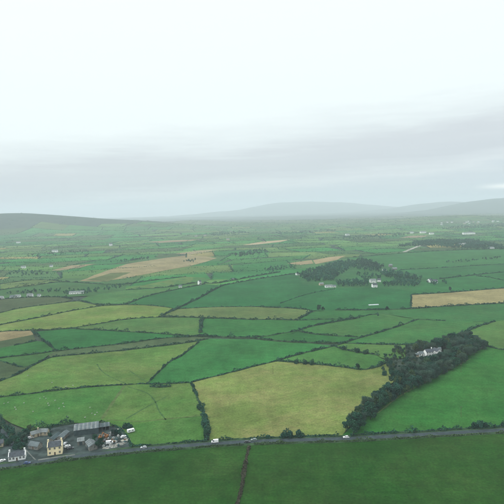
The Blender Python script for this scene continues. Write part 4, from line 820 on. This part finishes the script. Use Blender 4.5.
# ------------------------------------------------------------------ vehicles, machines and the rest
def wheel(o, x, y, r, w=.22):
    q = MB(); q.tube((x, y - w / 2, r), (x, y + w / 2, r), r, r, 14); t = q.build('wheel', RUBBER, o); s = 1 if y > 0 else -1
    q = MB(); q.tube((x, y + s * w * .5, r), (x, y + s * (w * .5 + .02), r), r * .6, r * .55, 10); q.build('hubcap', STEEL, t)
def vehicle(p, rz, paint, label, van=False, name=None, group=None):
    o = empty(name or ('van' if van else 'car'), (p.x, p.y, p.z), rz); tag(o, label, 'van' if van else 'car', group)
    if van:
        lo = [(-2.5, .35), (2.5, .35), (2.55, .75), (2.4, 1.12), (1.75, 1.25), (1.2, 2.15), (-2.35, 2.25), (-2.5, 2.1)]; win = [(1.25, 1.28), (1.8, 1.28), (1.3, 2.02), (.45, 2.02), (.45, 1.28)]; hw = .97; wb = (1.6, -1.55)
    else:
        lo = [(-2.1, .3), (2.1, .3), (2.15, .55), (2.0, .82), (.95, .95), (.3, 1.42), (-1.25, 1.45), (-1.9, 1.0), (-2.12, .9)]; win = [(.78, .97), (.28, 1.34), (-1.15, 1.37), (-1.65, 1.0)]; hw = .86; wb = (1.3, -1.3)
    q = MB(); n = len(lo)
    vs_ = [(x, s * hw * (1 if z < 1 else .86 if not van else .95), z) for s in (-1, 1) for x, z in lo]
    q.add(vs_, [tuple(range(n)), tuple(range(2 * n - 1, n - 1, -1))] + [(i, i + n, (i + 1) % n + n, (i + 1) % n) for i in range(n)]); q.build('body', paint, o)
    for s in (-1, 1):
        q = MB(); k = [(x, s * (hw * (.99 if z < 1 else .86 if not van else .95) + .015), z) for x, z in win]; k2 = [(x, y - s * .05, z) for x, y, z in k]; m_ = len(k)
        q.add(k + k2, [tuple(range(m_)), tuple(range(2 * m_ - 1, m_ - 1, -1))] + [(i, i + m_, (i + 1) % m_ + m_, (i + 1) % m_) for i in range(m_)]); q.build('side_window', GLASS, o)
    a, b = ((1.73, 1.3), (1.24, 2.1)) if van else ((.9, .99), (.36, 1.4)); yw = hw * .8; q = MB()
    q.add([(a[0] + .03, -yw, a[1]), (a[0] + .03, yw, a[1]), (b[0] + .03, yw * .95, b[1]), (b[0] + .03, -yw * .95, b[1]), (a[0] - .05, -yw, a[1]), (a[0] - .05, yw, a[1]), (b[0] - .05, yw * .95, b[1]), (b[0] - .05, -yw * .95, b[1])],
          [(0, 1, 2, 3), (7, 6, 5, 4), (0, 4, 5, 1), (1, 5, 6, 2), (2, 6, 7, 3), (3, 7, 4, 0)]); q.build('windscreen', GLASS, o)
    if not van: q = MB(); q.box(-1.92, -1.55, -yw, yw, 1.03, 1.2); q.build('rear_window', GLASS, o)
    for x in wb:
        for s in (-1, 1): wheel(o, x, s * (hw - .1), .34)
    for s in (-1, 1):
        q = MB(); q.box(2.02 if not van else 2.38, 2.16 if not van else 2.56, s * hw * .72 - .16, s * hw * .72 + .16, .62, .78); q.build('headlight', LAMP, o)
    return o
def road_spot(u, off):
    v = float(np.interp(u, [q[0] for q in ROAD], [q[1] for q in ROAD])); p = G(u, v).copy(); a = heading((u - 4, float(np.interp(u - 4, [q[0] for q in ROAD], [q[1] for q in ROAD]))), (u + 4, float(np.interp(u + 4, [q[0] for q in ROAD], [q[1] for q in ROAD]))))
    p += Vector((-math.sin(a), math.cos(a), 0)) * off; p.z = H(p.x, p.y) + .105; return p, a
p, a = road_spot(215, 1.35); vehicle(p, a + math.pi, PAINT_W, 'white van on the road at the foot of the tall dark hedge', van=True)
p, a = road_spot(346.5, 1.35); vehicle(p, a + math.pi, PAINT_W, 'white car on the road below the foot of the tree belt')
p, a = road_spot(247.2, -1.4); vehicle(p, a, PAINT_D, 'dark car on the road at the top of the bare brown hedge')
p, a = road_spot(254, 1.35); vehicle(p, a + math.pi, PAINT_G, 'grey-green car on the road just right of the bare brown hedge')
p, a = road_spot(143.5, 1.35); vehicle(p, a + math.pi, PAINT_S, 'silver car on the road just right of the scrapyard')
p, a = road_spot(27.5, -1.35); vehicle(p, a, PAINT_B, 'blue car on the road at the junction by the white bungalow')
YP = lambda u, v: G(u, v) + Vector((0, 0, .06))
vehicle(YP(2.3, 461.5), RA + .6, PAINT_W, 'white car parked left of the white bungalow')
vehicle(YP(30.3, 438.3), RA + .3, PAINT_W, 'white car parked beside the beige cottage', van=False)
vehicle(YP(67.5, 447), RA + .5, PAINT_W, 'white car parked right of the yellow house')
vehicle(YP(65.2, 444.3), RA + 1.3, PAINT_S, 'silver car parked behind the white one right of the yellow house')
vehicle(YP(70.5, 449), RA + .2, PAINT_D, 'dark car parked nearest the road right of the yellow house')
vehicle(YP(109.5, 443.6), RA + .1, PAINT_W, 'white van parked in the scrapyard beside the rubble', van=True)
vehicle(YP(123.5, 437.3), RA + .5, PAINT_W, 'white car left among the scrap on the right of the yard')
vehicle(YP(105.5, 440.8), RA + 1.1, PAINT_D, 'dark car standing in front of the orange diggers')
def digger(p, rz, label):
    o = empty('digger', p, rz); tag(o, label, 'digger', 'orange diggers in the scrapyard')
    for s in (-1, 1):
        q = MB(); q.prism([(-1.4, .15), (-1.1, 0), (1.1, 0), (1.4, .15), (1.4, .5), (1.1, .65), (-1.1, .65), (-1.4, .5)], s * .85 - .22, s * .85 + .22); q.build('track', RUBBER, o)
    q = MB(); q.box(-1.5, .9, -.95, .95, .7, 1.45); q.box(-1.5, -.5, -.95, .95, 1.45, 1.9); q.build('body', ORANGE, o)
    q = MB(); q.prism([(-.45, 1.46), (.85, 1.46), (.8, 2.1), (.5, 2.75), (-.45, 2.75)], .05, .93); c = q.build('cab', ORANGE, o)
    q = MB(); q.box(-.3, .45, .94, .97, 1.8, 2.6); q.box(-.3, .45, .0, .03, 1.8, 2.6); q.build('cab_window', GLASS, c)
    q = MB(); q.tube((.7, -.3, 1.2), (2.3, -.3, 3.3), .24, .2, 4); q.tube((2.3, -.3, 3.3), (3.4, -.3, 3.2), .2, .16, 4); q.build('boom', ORANGE, o)
    q = MB(); q.tube((3.3, -.3, 3.4), (4.0, -.3, 1.3), .17, .13, 4); ar = q.build('arm', ORANGE, o)
    q = MB(); q.prism([(3.7, 1.3), (4.2, 1.3), (4.3, .7), (3.9, .4), (3.4, .6)], -.75, .15); q.build('bucket', STEEL, ar)
digger(YP(100.5, 438.8), RA + .9, 'orange digger in the scrapyard, nearer the big barn')
digger(YP(106.3, 437.2), RA + 2.6, 'orange digger in the scrapyard, farther from the big barn')
def caravan(p, rz, w, label):
    o = empty('trailer', p, rz); tag(o, label, 'trailer')
    q = MB(); q.prism([(-w / 2, .5), (w / 2 - .2, .5), (w / 2, 1.2), (w / 2 - .35, 2.4), (-w / 2 + .25, 2.5), (-w / 2, 2.2)], -1.1, 1.1); b = q.build('body', PAINT_W, o)
    for x in (-w * .25, w * .2): q = MB(); q.box(x - .6, x + .6, -1.13, -1.105, 1.4, 2.0); q.build('window', GLASS, b)
    q = MB(); q.tube((w / 2 - .2, 0, .5), (w / 2 + 1.1, 0, .5), .06, .05, 5); q.build('drawbar', STEEL, o)
    for s in (-1, 1): wheel(o, 0, s * 1.0, .33)
caravan(YP(131, 432.2), RA + .3, 5.5, 'white trailer at the right end of the scrapyard beside the field')
def pile(p, rx, ry, h, label, m, rz=0, name='rubble_pile', cat='rubble'):
    v, f = [], []; n, k = 9, 18
    for i in range(n):
        t = i / (n - 1)
        for j in range(k):
            a = 2 * math.pi * j / k; s = 1 - t; jj = 1 + random.uniform(-.3, .3); bump = .55 + .45 * math.sin(a * 3 + rx) * math.cos(t * 6 + a); v.append((math.cos(a) * rx * s * jj, math.sin(a) * ry * s * jj, h * (1 - s ** 1.5) * bump * (1 + random.uniform(-.4, .4)) - .15 * (i == 0)))
    for i in range(n - 1):
        for j in range(k): f.append((i * k + j, i * k + (j + 1) % k, (i + 1) * k + (j + 1) % k, (i + 1) * k + j))
    o = link(bpy.data.objects.new(name, mesh_np(name, v, f, m))); o.location = p; o.rotation_euler.z = rz; tag(o, label, cat)
DARKSCRAP = mat('dark_scrap', (.07, .07, .065), .9, .2, noise=.6, scale=1.0)
PALER = mat('pale_rubble', (.23, .23, .20), .95, .1, noise=.6, scale=.9)
for uv, rx, ry, h, lab, m in [((114, 446.2), 5.5, 2.5, 1.2, 'long pale rubble heap nearest the road in the scrapyard', PALER), ((121, 443.8), 4, 2.2, 1.1, 'pale rubble heap at the right end of the long one in the scrapyard', PALER), ((107, 447.8), 3.2, 1.8, .9, 'small pale rubble heap beside the dark trees in the scrapyard', RUBBLE),
    ((113, 441.3), 3, 1.8, .9, 'grey rubble heap in the centre of the scrapyard', RUBBLE), ((126, 440), 3.4, 2, .9, 'grey rubble heap at the right of the scrapyard', RUBBLE), ((111, 433), 2.6, 1.8, 1.0, 'dark scrap heap behind the orange diggers', DARKSCRAP), ((120, 428.8), 2.6, 1.6, .8, 'small pale heap at the back of the scrapyard', PALER)]:
    pile(YP(*uv), rx, ry, h, lab, m, RA + random.uniform(-.2, .3))
SCRAP = [mat('scrap_grey', (.3, .31, .3), .7, .2), mat('scrap_white', (.36, .37, .35), .7, .2), mat('scrap_rust', (.16, .09, .05), .9, .1), mat('scrap_teal', (.06, .11, .11), .7, .2), mat('scrap_dark', (.04, .04, .04), .8, .2)]
sm = []
for k in range(5):
    q = MB(); a, b, h = random.uniform(.5, 1.3), random.uniform(.4, .9), random.uniform(.4, 1.0); q.box(-a, a, -b, b, 0, h); q.box(-a * .7, a * .4, -b * .6, b * .8, h, h * 1.5); q.box(a, a * 1.5, -.1, .1, .1, .25); sm.append(q.mesh('scrap_item', SCRAP[k]))
yard_poly = [(103, 436), (112, 430), (122, 433), (128, 438), (127, 443), (118, 448), (104, 449), (101, 444)]
for p in scatter(yard_poly, 3.4, .45):
    if random.random() < .35: continue
    k = random.randrange(5); o = link(bpy.data.objects.new('scrap_item', sm[k])); o.location = p + Vector((0, 0, .04)); o.rotation_euler.z = random.uniform(0, 6); tag(o, 'small ' + ['grey', 'white', 'rusty', 'teal', 'dark'][k] + ' piece of scrap in the yard, ' + ('by the orange diggers' if PX(*p)[0] < 109 else 'by the dark bushes' if PX(*p)[1] < 438 else 'by the long pale heap' if PX(*p)[0] < 118 else 'at the right end'), 'scrap', 'scrap lying in the yard')
# greenhouse-like plastic tunnel in the deep green field
q = MB(); q.prism([(math.cos(t) * 2.2, max(math.sin(t), 0) * 1.5 - .1) for t in np.linspace(0, math.pi, 10)], -8.5, 8.5); q.v = [(y, x, z) for x, y, z in q.v]; o = q.build('polytunnel', mat('polythene', (.42, .47, .46), .5, .3, noise=.2, scale=.4)); o.location = G(373.5, 305); o.rotation_euler.z = .1; tag(o, 'thin white strip like a plastic tunnel in the large deep green field', 'polytunnel')

# sheep
def sheep_mesh():
    me = bpy.data.meshes.new('sheep'); 
    vs_ = [(-.45, 0, .62), (0, 0, .66), (.4, 0, .68), (.58, 0, .82), (.78, 0, .74), (.36, .14, .35), (.36, .14, 0), (.36, -.14, .35), (.36, -.14, 0), (-.42, .14, .36), (-.44, .14, 0), (-.42, -.14, .36), (-.44, -.14, 0), (-.58, 0, .5)]
    ed = [(0, 1), (1, 2), (2, 3), (3, 4), (2, 5), (5, 6), (2, 7), (7, 8), (0, 9), (9, 10), (0, 11), (11, 12), (0, 13)]
    me.from_pydata(vs_, ed, []); o = bpy.data.objects.new('sheep', me); C.objects.link(o); o.modifiers.new('s', 'SKIN'); rad = [.27, .31, .26, .14, .08, .07, .045, .07, .045, .08, .045, .08, .045, .07]
    for d, r in zip(me.skin_vertices[0].data, rad): d.radius = (r, r)
    me.skin_vertices[0].data[1].use_root = True; o.modifiers.new('u', 'SUBSURF').levels = 1
    dg = bpy.context.evaluated_depsgraph_get(); m2 = bpy.data.meshes.new_from_object(o.evaluated_get(dg)); bpy.data.objects.remove(o); m2.materials.clear(); m2.materials.append(WOOL); return m2
SM = sheep_mesh()
for flock, grp, lab in [([(4, 404), (8, 403), (15, 408), (16, 410), (24, 403.5), (40, 399), (44, 397.5), (46, 399.2), (48, 404), (49, 406), (55, 401), (63, 404), (64, 407.3), (67, 417), (59, 409), (33, 412), (90, 408), (97, 413), (92, 414), (95, 415.4), (85, 418)], 'sheep in the field behind the farm', 'white sheep grazing in the green field behind the farm'),
                       ([(60, 388), (66, 387), (73, 386), (28, 376), (52, 383)], 'sheep in the pale field', 'white sheep grazing in the pale field above the long dark hedge')]:
    for u, v in flock:
        o = link(bpy.data.objects.new('sheep', SM)); o.location = G(u, v); o.rotation_euler.z = random.uniform(0, 6.28); s = random.uniform(.9, 1.12); o.scale = (s, s, s); tag(o, lab + (', far left' if u < 20 else ', left of middle' if u < 47 else ', in the middle' if u < 62 else ', right of middle' if u < 80 else ', above the big barn'), 'sheep', grp)
# poles
for uv, lab in [((461, 372.5), 'wooden pole at the edge of the near wood on the right'), ((461, 417), 'wooden pole in the middle of the green field on the right'), ((273, 374), 'wooden pole near the top of the big yellow-green field')]:
    o = empty('utility_pole', G(*uv)); tag(o, lab, 'pole'); q = MB(); q.tube((0, 0, -.5), (0, 0, 8.5), .16, .11, 8); q.build('post', WOODP, o); q = MB(); q.box(-.9, .9, -.18, -.115, 8.0, 8.15); ca = q.build('crossarm', WOODP, o)
    for x in (-.8, 0, .8): q = MB(); q.tube((x, -.15, 8.15), (x, -.15, 8.4), .06, .04, 6); q.build('insulator', STEEL, ca)

# ------------------------------------------------------------------ haze
def haze(density):
    q = MB(); q.box(-24000, 24000, -24000, 24000, -25, 480); m = bpy.data.materials.new('haze'); m.use_nodes = True; t = m.node_tree; t.nodes.remove(t.nodes['Principled BSDF'])
    v = t.nodes.new('ShaderNodeVolumePrincipled'); v.inputs['Color'].default_value = (.87, .95, 1, 1); v.inputs['Density'].default_value = density; v.inputs['Anisotropy'].default_value = .1
    t.links.new(v.outputs[0], t.nodes['Material Output'].inputs['Volume']); o = q.build('haze', m); tag(o, 'thin grey haze lying over the whole countryside', 'haze', kind='stuff'); o.display_type = 'WIRE'
haze(1.08e-4)
